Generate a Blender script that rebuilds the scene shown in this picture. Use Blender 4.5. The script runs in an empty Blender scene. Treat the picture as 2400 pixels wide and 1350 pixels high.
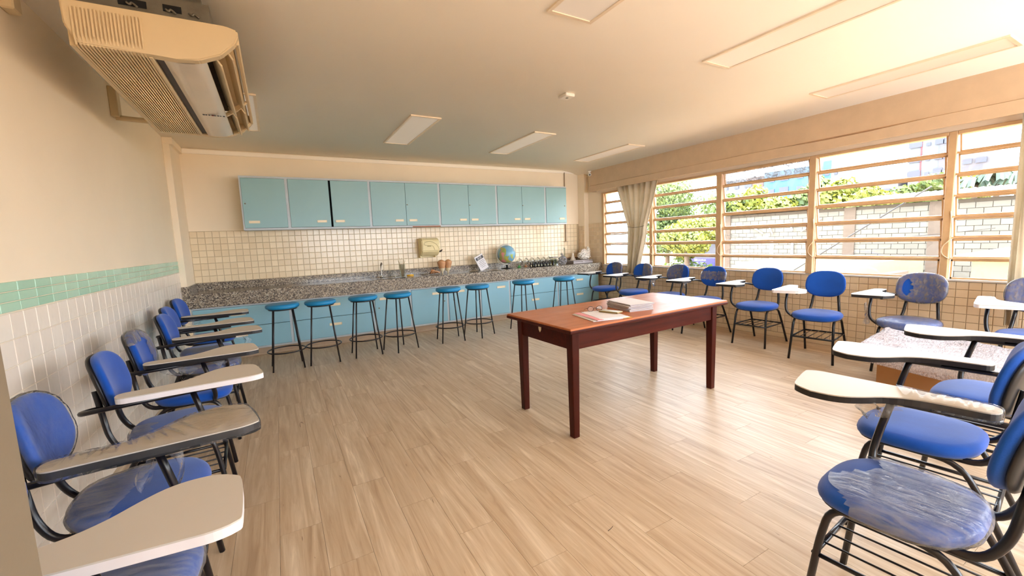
import bpy, bmesh, math, random
from mathutils import Vector, Matrix
random.seed(7)
sc = bpy.context.scene
COL = sc.collection
pi = math.pi

# ------------------------------------------------------------------ camera, light, exposure
cam_h = 1.32
yaw, pitch, roll = .5096, .1139, -.0396
fwd = Vector((math.sin(yaw)*math.cos(pitch), math.cos(yaw)*math.cos(pitch), -math.sin(pitch)))
rt = Vector((math.cos(yaw), -math.sin(yaw), 0)); up = rt.cross(fwd)
r2 = rt*math.cos(roll)+up*math.sin(roll); u2 = -rt*math.sin(roll)+up*math.cos(roll)
cd = bpy.data.cameras.new('camera'); cam = bpy.data.objects.new('camera', cd); COL.objects.link(cam)
M = Matrix((r2, u2, -fwd)).transposed().to_4x4(); M.translation = (0, 0, cam_h)
cam.matrix_world = M
cd.sensor_width = 36; cd.lens = 976.64/2400*36; cd.clip_start = .02; cd.clip_end = 400
sc.camera = cam
vs = sc.view_settings
vs.view_transform = 'Standard'; vs.look = 'None'; vs.exposure = EXPO = 0.36; vs.gamma = 1; vs.use_curve_mapping = False
w = bpy.data.worlds.new('world'); sc.world = w; w.use_nodes = True
bgn = w.node_tree.nodes['Background']; bgn.inputs[0].default_value = (.85, .93, 1.03, 1); bgn.inputs[1].default_value = 12.0
sd = bpy.data.lights.new('sun', 'SUN'); sd.energy = 26.0; sd.angle = .01; sd.color = (1, .93, .80)
sun = bpy.data.objects.new('sun', sd); COL.objects.link(sun)
sun.rotation_euler = Vector((.10, .32, -.94)).to_track_quat('-Z', 'Y').to_euler()
def portal(name, loc, rot, sx, sy):
    ld = bpy.data.lights.new(name, 'AREA'); ld.shape = 'RECTANGLE'; ld.size = sx; ld.size_y = sy
    ld.cycles.is_portal = True
    o = bpy.data.objects.new(name, ld); COL.objects.link(o); o.location = loc; o.rotation_euler = rot
portal('window_portal', (5.50, 1.9, 1.46), (0, -pi/2, 0), 1.4, 8.6)
portal('rear_fill_portal', (2.95, -2.62, 1.6), (pi/2, 0, 0), 4.3, 1.2)  # sky portal at the unseen rear opening, added as fill
cy = sc.cycles
cy.use_denoising = True; cy.max_bounces = 12; cy.diffuse_bounces = 8; cy.glossy_bounces = 3; cy.transmission_bounces = 4
cy.transparent_max_bounces = 12; cy.sample_clamp_indirect = 6; cy.caustics_reflective = False; cy.caustics_refractive = False
cy.use_adaptive_sampling = True; cy.adaptive_threshold = .02
try: cy.use_light_tree = True
except Exception: pass

# ------------------------------------------------------------------ materials
def lin(c):
    return tuple(((v/255)/12.92 if v/255 <= .04045 else ((v/255+.055)/1.055)**2.4) for v in c)
class NT:
    def __init__(s, name):
        s.m = bpy.data.materials.new(name); s.m.use_nodes = True; s.t = s.m.node_tree; s.n = s.t.nodes
        s.b = s.n['Principled BSDF']; s.out = s.n['Material Output']
    def add(s, t, **k):
        n = s.n.new(t)
        for a, v in k.items():
            if a[0] == '_': setattr(n, a[1:], v)
            else: n.inputs[a.replace('_', ' ')].default_value = v
        return n
    def l(s, a, b): s.t.links.new(a, b)
    def coord(s, scale=(1, 1, 1), kind='Object'):
        tc = s.add('ShaderNodeTexCoord'); mp = s.add('ShaderNodeMapping'); mp.inputs['Scale'].default_value = scale
        s.l(tc.outputs[kind], mp.inputs[0]); return mp.outputs[0]
    def noise(s, vec, scale, detail=4, rough=.6, dist=0):
        n = s.add('ShaderNodeTexNoise'); n.inputs['Scale'].default_value = scale; n.inputs['Detail'].default_value = detail
        n.inputs['Roughness'].default_value = rough; n.inputs['Distortion'].default_value = dist; s.l(vec, n.inputs['Vector']); return n.outputs['Fac']
    def ramp(s, fac, stops):
        r = s.add('ShaderNodeValToRGB'); e = r.color_ramp.elements
        while len(e) < len(stops): e.new(.5)
        for x, (p, c) in zip(e, stops): x.position = p; x.color = (*c, 1)
        s.l(fac, r.inputs[0]); return r.outputs[0]
    def mix(s, fac, a, b, mode='MIX'):
        n = s.add('ShaderNodeMix', _data_type='RGBA', _blend_type=mode)
        if hasattr(fac, 'links'): s.l(fac, n.inputs[0])
        else: n.inputs[0].default_value = fac
        for x, i in ((a, 6), (b, 7)):
            if hasattr(x, 'links'): s.l(x, n.inputs[i])
            else: n.inputs[i].default_value = (*x, 1)
        return n.outputs[2]
    def bump(s, h, strength=.2, dist=.01):
        b = s.add('ShaderNodeBump'); b.inputs['Strength'].default_value = strength; b.inputs['Distance'].default_value = dist
        s.l(h, b.inputs['Height']); s.l(b.outputs[0], s.b.inputs['Normal'])
    def base(s, c):
        if hasattr(c, 'links'): s.l(c, s.b.inputs['Base Color'])
        else: s.b.inputs['Base Color'].default_value = (*c, 1)
def plain(name, col, rough=.5, metal=0, var=.06, scale=6, bump=0, bscale=60, spec=.5):
    t = NT(name); c = lin(col); v = t.coord()
    n = t.noise(v, scale)
    t.base(t.ramp(n, [(.3, tuple(x*(1-var) for x in c)), (.7, tuple(min(1, x*(1+var)) for x in c))]))
    t.b.inputs['Roughness'].default_value = rough; t.b.inputs['Metallic'].default_value = metal
    t.b.inputs['Specular IOR Level'].default_value = spec
    if bump: t.bump(t.noise(v, bscale, 3), bump, .003)
    return t.m
MT = {}
MT['wall'] = plain('cream_paint', (242, 228, 204), .65, var=.025, scale=1.3, bump=.05, bscale=35, spec=.3)
MT['jamb'] = plain('shade_toned_jamb_paint', (122, 110, 92), .7, var=.04, scale=3, bump=.1, bscale=90, spec=.2)  # cream jamb, its colour darkened to stand in for shade
MT['ceiling'] = plain('ceiling_plaster', (250, 243, 230), .8, var=.015, scale=.8, spec=.2)
MT['grout'] = plain('grout', (168, 146, 118), .9)
MT['grout_light'] = plain('pale_grout', (214, 204, 184), .9)
MT['white_metal'] = plain('white_frame', (224, 220, 216), .4)
MT['cab_frame'] = plain('cabinet_frame_laminate', (190, 200, 208), .45)
MT['cab_door'] = plain('pale_blue_laminate', (146, 186, 192), .42, var=.03, scale=2)
MT['cab_base'] = plain('sky_blue_laminate', (138, 187, 207), .42, var=.03, scale=2)
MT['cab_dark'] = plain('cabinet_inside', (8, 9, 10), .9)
MT['handle'] = plain('cream_plastic', (240, 226, 196), .4)
MT['lock'] = plain('lock_metal', (150, 140, 120), .3, .8)
MT['brown_wood'] = plain('brown_strip', (150, 92, 58), .5)
MT['plinth'] = plain('plinth_paint', (178, 158, 136), .6)
MT['win'] = plain('window_frame_paint', (204, 170, 128), .5, var=.08, scale=9, bump=.1, bscale=50)
MT['pelmet'] = plain('pelmet_paint', (205, 178, 146), .6)
MT['black_metal'] = plain('black_tube_enamel', (14, 12, 20), .28, 0, var=.1)
MT['black_plastic'] = plain('black_plastic', (20, 20, 24), .45)
MT['stool_metal'] = plain('stool_tube_enamel', (24, 18, 22), .35)
MT['stool_seat'] = plain('turquoise_vinyl', (12, 128, 184), .5, var=.05, bump=.05, bscale=300)
MT['tab_top'] = plain('desk_laminate', (196, 190, 182), .45, var=.015, scale=3, spec=.15)
MT['tab_white_edge'] = plain('white_edge_band', (226, 222, 226), .4)
MT['ac'] = plain('aged_cream_plastic', (214, 194, 158), .45, var=.02, scale=3, spec=.3)
MT['ac_panel'] = plain('glossy_white_plastic', (214, 204, 190), .15, var=.02)
MT['ac_dark'] = plain('dark_slot', (52, 40, 38), .5)
MT['zinc'] = plain('galvanised_steel', (112, 108, 98), .45, .5, var=.15, scale=14)
MT['steel'] = plain('steel', (190, 186, 178), .22, 1, var=.03)
MT['paper'] = plain('paper', (226, 222, 224), .6, var=.02)
MT['paper_edge'] = plain('paper_edges', (150, 142, 144), .8)
MT['pink'] = plain('pink_folder', (226, 150, 156), .6)
MT['gold'] = plain('gold_case', (150, 132, 78), .35, .4)
MT['black'] = plain('black_gloss', (10, 10, 12), .25)
MT['white'] = plain('white_plastic', (232, 226, 214), .35)
MT['dispenser'] = plain('cream_dispenser', (232, 218, 168), .4)
MT['yellow'] = plain('yellow_plastic', (236, 178, 20), .4)
MT['shell'] = plain('seashell', (196, 140, 98), .35, var=.3, scale=30)
MT['cone'] = plain('tan_clay', (196, 146, 104), .4, var=.12, scale=14)
MT['cone_tip'] = plain('pearly_ribs', (222, 206, 172), .3, var=.15, scale=40)
MT['green'] = plain('green_plastic', (40, 140, 60), .4)
MT['label'] = plain('label_dark', (60, 62, 70), .6)
MT['cardboard'] = plain('cardboard', (168, 122, 78), .8, var=.08, scale=4)
MT['grey_case'] = plain('grey_case', (138, 128, 126), .5)
MT['bottle_label'] = plain('bottle_label', (226, 220, 170), .5)
MT['rope'] = plain('cord', (226, 208, 180), .7)
MT['wire'] = plain('wire', (40, 36, 34), .6)
MT['lamp_frame'] = plain('lamp_frame', (236, 218, 192), .4)
MT['brush'] = plain('brush_wood', (196, 170, 128), .6, var=.2)
def emis(name, col, s):
    t = NT(name); t.base(lin(col)); t.b.inputs['Emission Color'].default_value = (*lin(col), 1); t.b.inputs['Emission Strength'].default_value = s
    t.b.inputs['Roughness'].default_value = .35; return t.m
MT['diffuser'] = emis('lamp_diffuser', (228, 218, 204), .13)
# fabric
t = NT('blue_fabric'); v = t.coord(); n = t.noise(v, 260, 2); n2 = t.noise(v, 5)
c = lin((12, 72, 162)); t.base(t.mix(t.ramp(n2, [(.35, (0, 0, 0)), (.65, (1, 1, 1))]), tuple(x*.9 for x in c), tuple(x*1.12 for x in c)))
t.b.inputs['Roughness'].default_value = .85; t.b.inputs['Sheen Weight'].default_value = .25; t.b.inputs['Specular IOR Level'].default_value = .2
t.bump(n, .25, .002); MT['fabric'] = t.m
# tiles: colour differs a little from tile to tile
def tile_mat(name, c1, c2, rough=.2):
    t = NT(name); oi = t.add('ShaderNodeObjectInfo'); g = t.add('ShaderNodeNewGeometry')
    m = t.add('ShaderNodeMath', _operation='ADD'); t.l(oi.outputs['Random'], m.inputs[0]); t.l(g.outputs['Random Per Island'], m.inputs[1])
    f = t.add('ShaderNodeMath', _operation='FRACT'); t.l(m.outputs[0], f.inputs[0])
    t.base(t.ramp(f.outputs[0], [(0, lin(c1)), (1, lin(c2))])); t.b.inputs['Roughness'].default_value = rough
    t.bump(t.noise(t.coord(kind='Generated'), 2.2, 1), .12, .01)
    return t.m
MT['grout_back'] = plain('back_grout', (192, 174, 144), .9)
MT['tile'] = tile_mat('cream_glazed_tile', (226, 208, 176), (236, 220, 190))
MT['tile_win'] = tile_mat('beige_glazed_tile', (222, 200, 166), (232, 212, 180), .25)
MT['tile_left'] = tile_mat('white_glazed_tile', (232, 222, 210), (238, 230, 218))
MT['tile_green'] = tile_mat('mint_green_tile', (158, 204, 180), (176, 216, 194))
# granite
t = NT('granite'); v = t.coord()
vo = t.add('ShaderNodeTexVoronoi'); vo.inputs['Scale'].default_value = 95; t.l(v, vo.inputs['Vector'])
sp = t.add('ShaderNodeSeparateColor'); t.l(vo.outputs['Color'], sp.inputs[0])
a = t.ramp(sp.outputs[0], [(0, lin((78, 74, 72))), (.3, lin((126, 116, 106))), (.62, lin((166, 152, 134))), (.86, lin((198, 186, 166))), (1, lin((206, 198, 184)))])
n = t.noise(v, 240, 3)
t.base(t.mix(t.ramp(n, [(.40, (.42, .40, .40)), (.56, (1, 1, 1))]), (0, 0, 0), a, 'MIX')); t.b.inputs['Roughness'].default_value = .16; MT['granite'] = t.m
# vinyl planks, grain runs along Y
def plank_mat(name, tint=1.):
    t = NT(name); oi = t.add('ShaderNodeObjectInfo'); g = t.add('ShaderNodeNewGeometry')
    mm = t.add('ShaderNodeMath', _operation='ADD'); t.l(oi.outputs['Random'], mm.inputs[0]); t.l(g.outputs['Random Per Island'], mm.inputs[1])
    fr = t.add('ShaderNodeMath', _operation='FRACT'); t.l(mm.outputs[0], fr.inputs[0])
    tc = t.add('ShaderNodeTexCoord'); off = t.add('ShaderNodeVectorMath', _operation='MULTIPLY_ADD')
    cb = t.add('ShaderNodeCombineXYZ'); t.l(fr.outputs[0], cb.inputs[0]); t.l(fr.outputs[0], cb.inputs[1]); t.l(fr.outputs[0], cb.inputs[2])
    t.l(cb.outputs[0], off.inputs[0]); off.inputs[1].default_value = (7, 13, 31)
    t.l(g.outputs['Position'], off.inputs[2])
    mp = t.add('ShaderNodeMapping'); mp.inputs['Scale'].default_value = (1, .065, 1); t.l(off.outputs[0], mp.inputs[0])
    n1 = t.noise(mp.outputs[0], 19, 4, .58, 1.1); n2 = t.noise(mp.outputs[0], 70, 3, .6, .5); n3 = t.noise(mp.outputs[0], 5, 2, .5, .6)
    c = t.ramp(n1, [(.28, lin((164, 140, 114))), (.44, lin((190, 168, 141))), (.58, lin((204, 185, 160))), (.72, lin((226, 210, 186)))])
    c = t.mix(t.ramp(n2, [(.36, (.3,)*3), (.5, (0,)*3)]), c, lin((166, 140, 112)))
    c = t.mix(t.ramp(n3, [(.35, (.3,)*3), (.65, (0,)*3)]), c, lin((178, 154, 126)))
    mp2 = t.add('ShaderNodeMapping'); mp2.inputs['Scale'].default_value = (1, .16, 1); t.l(off.outputs[0], mp2.inputs[0])
    crack = t.noise(mp2.outputs[0], 26, 2, .4, 1.6)
    c = t.mix(t.ramp(crack, [(.20, (.8,)*3), (.25, (0,)*3)]), c, lin((112, 88, 66)))
    c = t.mix(fr.outputs[0], c, t.mix(.10, c, lin((176, 150, 120))))
    t.base(c); t.b.inputs['Roughness'].default_value = .36; t.b.inputs['Specular IOR Level'].default_value = .30
    t.bump(n2, .08, .002); return t.m
MT['plank'] = plank_mat('vinyl_plank')
MT['subfloor'] = plain('subfloor', (110, 90, 70), .8)
# table wood
def wood(name, c1, c2, rough, sc_=(1, 1, 1), axis=0):
    t = NT(name); s = [14, 14, 14]; s[axis] = 1.2; v = t.coord(tuple(s)); n = t.noise(v, 1.6, 5, .6, 1.0)
    t.base(t.ramp(n, [(.3, lin(c1)), (.7, lin(c2))])); t.b.inputs['Roughness'].default_value = rough
    n2 = t.noise(t.coord(), 3, 3)
    t.l(t.ramp(n2, [(.3, (rough*.8,)*3), (.7, (rough*1.25,)*3)]), t.b.inputs['Roughness']); t.b.inputs['Specular IOR Level'].default_value = .16; t.bump(n, .06, .004); return t.m
MT['table_top'] = wood('worn_table_top', (166, 98, 64), (186, 118, 80), .34)
MT['table_wood'] = wood('mahogany_stain', (52, 17, 11), (72, 26, 16), .38, axis=2)
MT['table_rail'] = wood('mahogany_rail', (56, 18, 11), (78, 28, 17), .38)
# curtain
t = NT('curtain_fabric'); v = t.coord(); t.base(t.ramp(t.noise(v, 8), [(.3, lin((176, 164, 142))), (.7, lin((190, 178, 156)))])); t.b.inputs['Roughness'].default_value = .9
tr = t.add('ShaderNodeBsdfTranslucent'); tr.inputs[0].default_value = (*lin((200, 184, 152)), 1); ms = t.add('ShaderNodeMixShader'); ms.inputs[0].default_value = .10
t.l(t.b.outputs[0], ms.inputs[1]); t.l(tr.outputs[0], ms.inputs[2]); t.l(ms.outputs[0], t.out.inputs[0]); MT['curtain'] = t.m
# clear film, glass
def film(name, amt, col=(220, 222, 226), rough=.12, bump=.6, scale=18, dist=.01):
    t = NT(name); v = t.coord((.30, 1.5, 1)); n = t.noise(v, scale*2.2, 4, .6, .25)
    t.base(lin(col)); t.b.inputs['Roughness'].default_value = rough; t.b.inputs['Specular IOR Level'].default_value = .5
    t.bump(n, bump, dist); tr = t.add('ShaderNodeBsdfTransparent'); ms = t.add('ShaderNodeMixShader')
    gl = t.add('ShaderNodeBsdfGlossy'); gl.inputs['Roughness'].default_value = rough*1.4; gl.inputs[0].default_value = (.8, .8, .8, 1)
    bp = [x for x in t.n if x.type == 'BUMP'][0]; t.l(bp.outputs[0], gl.inputs['Normal']); m2 = t.add('ShaderNodeMixShader')
    lw = t.add('ShaderNodeLayerWeight'); lw.inputs[0].default_value = .10; t.l(bp.outputs[0], lw.inputs['Normal'])
    t.l(t.ramp(n, [(.38, (amt*.55,)*3), (.62, (min(1, amt*1.35),)*3)]), ms.inputs[0])
    t.l(tr.outputs[0], ms.inputs[1]); t.l(t.b.outputs[0], ms.inputs[2])
    t.l(lw.outputs['Fresnel'], m2.inputs[0]); t.l(ms.outputs[0], m2.inputs[1]); t.l(gl.outputs[0], m2.inputs[2]); t.l(m2.outputs[0], t.out.inputs[0]); return t.m
MT['film'] = film('plastic_film', .26, (186, 192, 204))
MT['film_milky'] = film('milky_plastic_film', .50, (132, 130, 134), .2, .4, 11)
MT['film_clear'] = film('thin_plastic_film', .05, (200, 204, 210), .10, .5, 14)
MT['bag'] = film('white_plastic_bag', .75, (236, 230, 220), .3, .6, 30)
MT['bubble'] = film('bubble_wrap', .72, (196, 186, 192), .22, 1, 40, .012)
def glass(name, amt=.07, tint=(1, 1, 1), rough=.02):
    t = NT(name); gl = t.add('ShaderNodeBsdfGlossy'); gl.inputs['Roughness'].default_value = rough
    tr = t.add('ShaderNodeBsdfTransparent'); tr.inputs[0].default_value = (*tint, 1); ms = t.add('ShaderNodeMixShader'); ms.inputs[0].default_value = amt
    t.l(tr.outputs[0], ms.inputs[1]); t.l(gl.outputs[0], ms.inputs[2]); t.l(ms.outputs[0], t.out.inputs[0]); return t.m
MT['glass'] = glass('window_glass', .05, (.97, .98, .98))
MT['jar_glass'] = glass('clear_glass', .16, (.93, .95, .93))
t = NT('patterned_glass'); v = t.coord(); df = t.add('ShaderNodeBsdfTranslucent'); df.inputs[0].default_value = (.13, .13, .135, 1)
tr = t.add('ShaderNodeBsdfTransparent'); ms = t.add('ShaderNodeMixShader'); t.l(t.ramp(t.noise(v, 26, 5, .7, 1), [(.35, (.35,)*3), (.65, (.9,)*3)]), ms.inputs[0])
t.l(tr.outputs[0], ms.inputs[1]); t.l(df.outputs[0], ms.inputs[2]); t.l(ms.outputs[0], t.out.inputs[0]); MT['frosted'] = t.m
# globe map
t = NT('globe_map'); v = t.coord(); n = t.noise(v, 5.5, 3, .5, .4)
land = t.ramp(t.noise(v, 9, 1), [(.35, lin((214, 168, 84))), (.5, lin((150, 178, 96))), (.65, lin((224, 150, 150)))])
t.base(t.mix(t.ramp(n, [(.53, (0,)*3), (.55, (1,)*3)]), lin((120, 172, 200)), land)); t.b.inputs['Roughness'].default_value = .3; MT['globe'] = t.m
# outdoors
MT['block'] = tile_mat('concrete_block', (102, 97, 87), (113, 107, 96), .9)
MT['mortar'] = plain('mortar', (80, 70, 58), .95, var=.1)
MT['concrete'] = plain('pier_concrete', (92, 78, 66), .9, var=.1)
MT['roof'] = plain('fibre_cement_roof', (150, 150, 152), .7)
MT['ground'] = plain('dusty_ground', (166, 142, 118), .95, var=.1, scale=.5)
MT['bldg_white'] = plain('tower_render', (92, 98, 104), .9)
MT['bldg_grey'] = plain('tower_grey', (84, 84, 90), .9)
MT['bldg_brown'] = plain('tower_brown', (92, 74, 68), .9)
MT['bldg_cyan'] = plain('tower_cyan', (60, 104, 128), .9)
MT['bldg_pane'] = plain('tower_window', (52, 54, 68), .3)
MT['yellow_wall'] = plain('yellow_render', (128, 118, 80), .9)
MT['red'] = plain('red_stripe', (130, 50, 54), .8)
MT['sign'] = plain('purple_sign', (56, 48, 104), .6)
MT['car'] = plain('car_paint', (96, 104, 120), .3)
MT['bark'] = plain('bark', (96, 78, 60), .9)
def leaf(name, c1, c2):
    t = NT(name); oi = t.add('ShaderNodeNewGeometry'); t.base(t.ramp(oi.outputs['Random Per Island'], [(0, lin(c1)), (1, lin(c2))]))
    t.b.inputs['Roughness'].default_value = .6; tr = t.add('ShaderNodeBsdfTranslucent'); tr.inputs[0].default_value = (*lin(c2), 1)
    ms = t.add('ShaderNodeMixShader'); ms.inputs[0].default_value = .3; t.l(t.b.outputs[0], ms.inputs[1]); t.l(tr.outputs[0], ms.inputs[2]); t.l(ms.outputs[0], t.out.inputs[0]); return t.m
MT['leaf_dark'] = leaf('dark_leaves', (56, 76, 38), (98, 112, 52))
MT['leaf_lime'] = leaf('lime_leaves', (76, 94, 34), (136, 136, 48))
MT['leaf_blue'] = leaf('palm_leaves', (42, 60, 50), (66, 84, 70))

# ------------------------------------------------------------------ mesh helpers
def bx(bm, x0, y0, z0, x1, y1, z1):
    vs = [bm.verts.new((x, y, z)) for z in (z0, z1) for y in (y0, y1) for x in (x0, x1)]
    for f in ((0, 2, 3, 1), (4, 5, 7, 6), (0, 1, 5, 4), (2, 6, 7, 3), (0, 4, 6, 2), (1, 3, 7, 5)): bm.faces.new([vs[i] for i in f])
    return vs
def boxm(x0, y0, z0, x1, y1, z1, bevel=0, seg=1):
    bm = bmesh.new(); bx(bm, x0, y0, z0, x1, y1, z1)
    if bevel: bmesh.ops.bevel(bm, geom=bm.edges[:], offset=bevel, segments=seg, profile=.5, affect='EDGES')
    return bm
def spline(pts, sub=6):
    P = [Vector(p) for p in pts]; out = []
    for i in range(len(P)-1):
        a = P[max(i-1, 0)]; b = P[i]; c = P[i+1]; d = P[min(i+2, len(P)-1)]
        for k in range(sub):
            t = k/sub; out.append(.5*((2*b)+(c-a)*t+(2*a-5*b+4*c-d)*t*t+(3*b-a-3*c+d)*t**3))
    out.append(P[-1]); return out
def fillet(pts, r=.05, n=5):
    P = [Vector(p) for p in pts]; out = [P[0]]
    for i in range(1, len(P)-1):
        a, b, c = P[i-1], P[i], P[i+1]; rr = min(r, (a-b).length*.48, (c-b).length*.48)
        p = b+(a-b).normalized()*rr; q = b+(c-b).normalized()*rr
        for k in range(n+1):
            t = k/n; out.append(p*(1-t)**2+b*2*t*(1-t)+q*t*t)
    out.append(P[-1]); return out
def tube(bm, pts, r, seg=8, closed=False, cap=True):
    P = [Vector(p) for p in pts]; n = len(P); rings = []; prev = None
    for i in range(n):
        if closed: tg = (P[(i+1) % n]-P[i-1])
        else: tg = P[min(i+1, n-1)]-P[max(i-1, 0)]
        tg.normalize()
        if prev is None: nn = tg.orthogonal().normalized()
        else: nn = (prev-tg*prev.dot(tg)).normalized()
        prev = nn; bb = tg.cross(nn); rr = r[i] if isinstance(r, (list, tuple)) else r
        rings.append([bm.verts.new(P[i]+(nn*math.cos(2*pi*k/seg)+bb*math.sin(2*pi*k/seg))*rr) for k in range(seg)])
    for i in range(n if closed else n-1):
        a, b = rings[i], rings[(i+1) % n]
        for k in range(seg): bm.faces.new((a[k], a[(k+1) % seg], b[(k+1) % seg], b[k])).smooth = True
    if cap and not closed:
        bm.faces.new(rings[0][::-1]); bm.faces.new(rings[-1])
def tubem(pts, r, seg=8, **k): bm = bmesh.new(); tube(bm, pts, r, seg, **k); return bm
def lathe(prof, seg=24, c=(0, 0, 0), bm=None):
    bm = bm or bmesh.new(); rings = []
    for r, z in prof:
        if r < 1e-5: rings.append([bm.verts.new((c[0], c[1], c[2]+z))])
        else: rings.append([bm.verts.new((c[0]+r*math.cos(2*pi*k/seg), c[1]+r*math.sin(2*pi*k/seg), c[2]+z)) for k in range(seg)])
    for a, b in zip(rings, rings[1:]):
        if len(a) == 1 and len(b) == 1: continue
        for k in range(seg):
            k2 = (k+1) % seg
            f = (a[0], b[k2], b[k]) if len(a) == 1 else (a[k], a[k2], b[0]) if len(b) == 1 else (a[k], a[k2], b[k2], b[k])
            bm.faces.new(f).smooth = True
    return bm
def prism(bm, pts, z0, z1):
    a = [bm.verts.new((x, y, z0)) for x, y in pts]; b = [bm.verts.new((x, y, z1)) for x, y in pts]; n = len(pts)
    bm.faces.new(a[::-1]); bm.faces.new(b)
    for i in range(n): bm.faces.new((a[i], a[(i+1) % n], b[(i+1) % n], b[i]))
def prism_y(bm, pts, y0, y1):
    a = [bm.verts.new((x, y0, z)) for x, z in pts]; b = [bm.verts.new((x, y1, z)) for x, z in pts]; n = len(pts)
    bm.faces.new(a); bm.faces.new(b[::-1])
    for i in range(n): bm.faces.new((a[i], b[i], b[(i+1) % n], a[(i+1) % n]))
def mesh(name, bm, mat):
    bmesh.ops.recalc_face_normals(bm, faces=bm.faces[:])
    me = bpy.data.meshes.new(name); bm.to_mesh(me); bm.free()
    for m in (mat if isinstance(mat, (list, tuple)) else [mat]): me.materials.append(MT[m])
    return me
def obj(name, bm, mat, parent=None, loc=None, rot=None):
    me = bm if isinstance(bm, bpy.types.Mesh) else mesh(name, bm, mat)
    o = bpy.data.objects.new(name, me); COL.objects.link(o)
    if parent: o.parent = parent
    if loc: o.location = loc
    if rot: o.rotation_euler = rot
    return o
def tag(o, label, cat, group=None):
    o['label'] = label; o['category'] = cat
    if group: o['group'] = group
    return o
def thing(name, label, cat, loc=(0, 0, 0), rz=0, group=None):
    o = bpy.data.objects.new(name, None); COL.objects.link(o); o.location = loc; o.rotation_euler = (0, 0, rz)
    o.empty_display_size = .1
    return tag(o, label, cat, group)
def struct(name, bm, mat, parent=None):
    o = obj(name, bm, mat, parent)
    if not parent: o['kind'] = 'structure'
    return o
def dup(root, loc, rz, label, group=None):
    r = root.copy(); COL.objects.link(r); r.location = loc; r.rotation_euler = (0, 0, rz); r['label'] = label
    if group: r['group'] = group
    for ch in list(root.children):
        c = ch.copy(); COL.objects.link(c); c.parent = r
        for g in list(ch.children):
            d = g.copy(); COL.objects.link(d); d.parent = c
    return r

# ------------------------------------------------------------------ room shell
YB, XR, XL, YR = 6.583, 5.337, -.993, -2.6
YF = 6.025
def ceil_z(x): return 2.61-.004*max(0, x)-(.055*max(0, (x-4.86)/.33)**1.5 if x > 4.86 else 0)
# floor and planks
fl = struct('floor', boxm(XL-.2, YR-.2, -.12, XR+.2, YB+.2, -.004), 'subfloor')
pw, pl = .178, .915
pieces = []
nx = int((XR-XL)/pw)+1
for i in range(nx):
    x0 = XL+i*pw; x1 = min(x0+pw, XR); off = (i*.37 % 1)*pl
    y = YR-off
    while y < YB:
        a, b = max(y, YR), min(y+pl, YB)
        if b-a > .02 and x1-x0 > .02: pieces.append((x0, a, x1, b))
        y += pl
def pdist(p):
    cx, cy_ = (p[0]+p[2])/2, (p[1]+p[3])/2
    q = Vector((cx, cy_, 0))-Vector((0, 0, cam_h)); d = q.dot(fwd)
    return 1e3 if d < .3 else q.length
pieces.sort(key=pdist)
def plank(bm, p):
    g = .0006; x0, a, x1, b = p
    vs = bx(bm, x0+g, a+g, -.004, x1-g, b-g, 0)
    return vs
for p in pieces[:290]:
    bm = bmesh.new(); plank(bm, (0, 0, p[2]-p[0], p[3]-p[1])); obj('plank', bm, 'plank', fl, (p[0], p[1], 0))
bm = bmesh.new()
for p in pieces[290:]: plank(bm, p)
o = obj('plank_field', bm, 'plank', fl); o['kind'] = 'stuff'
# ceiling with a slight sag towards the windows
bm = bmesh.new(); xs = [XL-.2, 0, 1, 2, 3, 4, 4.86]+[4.86+.033*k for k in range(1, 11)]+[XR, XR+.2]
lo = [[bm.verts.new((x, y, ceil_z(min(x, XR)))) for x in xs] for y in (YR-.2, YB+.2)]
hi = [[bm.verts.new((x, y, 2.95)) for x in xs] for y in (YR-.2, YB+.2)]
for i in range(len(xs)-1):
    bm.faces.new((lo[0][i], lo[0][i+1], lo[1][i+1], lo[1][i])).smooth = True; bm.faces.new((hi[0][i], hi[1][i], hi[1][i+1], hi[0][i+1]))
    bm.faces.new((lo[0][i], hi[0][i], hi[0][i+1], lo[0][i+1])); bm.faces.new((lo[1][i], lo[1][i+1], hi[1][i+1], hi[1][i]))
struct('ceiling', bm, 'ceiling')
wl = struct('wall_left', boxm(XL-.2, YR-.2, -.1, XL, YB+.2, 2.9), 'wall')
wb = struct('wall_back', boxm(XL, YB, -.1, XR+.25, YB+.2, 2.9), 'wall')
# window wall below the sill, above the head and beyond the last window
ZS, ZH = .805, 2.125
bm = bmesh.new()
bx(bm, XR, YR-.2, -.1, XR+.2, YB, ZS-.012); bx(bm, XR, YR-.2, ZH, XR+.2, YB, 2.9); bx(bm, XR, 6.0, ZS-.012, XR+.2, YB, ZH); bx(bm, XR, YR-.2, ZS-.012, XR+.2, -2.1, ZH)
wr = struct('wall_right', bm, 'wall')
bm = bmesh.new()   # rear wall, out of the picture, with an opening added for fill light
bx(bm, XL, YR-.2, -.1, XR, YR, 1.0); bx(bm, XL, YR-.2, 2.2, XR, YR, 2.9); bx(bm, XL, YR-.2, 1.0, .8, YR, 2.2); bx(bm, 5.1, YR-.2, 1.0, XR, YR, 2.2)
struct('wall_rear', bm, 'wall')
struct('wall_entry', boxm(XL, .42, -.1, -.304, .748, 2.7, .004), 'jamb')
struct('column_left', boxm(XL, 6.035, 0, -.932, YB, 2.7, .003), 'wall')
struct('column_right', boxm(5.233, 6.39, .838, XR, YB, 2.7, .003), 'wall')
struct('trim_left', boxm(XL, 6.03, 2.535, -.90, YB, ceil_z(0), .003), 'wall')
struct('baseboard_right', boxm(XR-.012, YR, 0, XR, 6.0, .055, .003), 'tile_win')
# ceiling edge bead along the back wall
struct('trim_back', boxm(XL, YB-.02, 2.545, 5.23, YB, 2.6, .004), 'ceiling')

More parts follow.
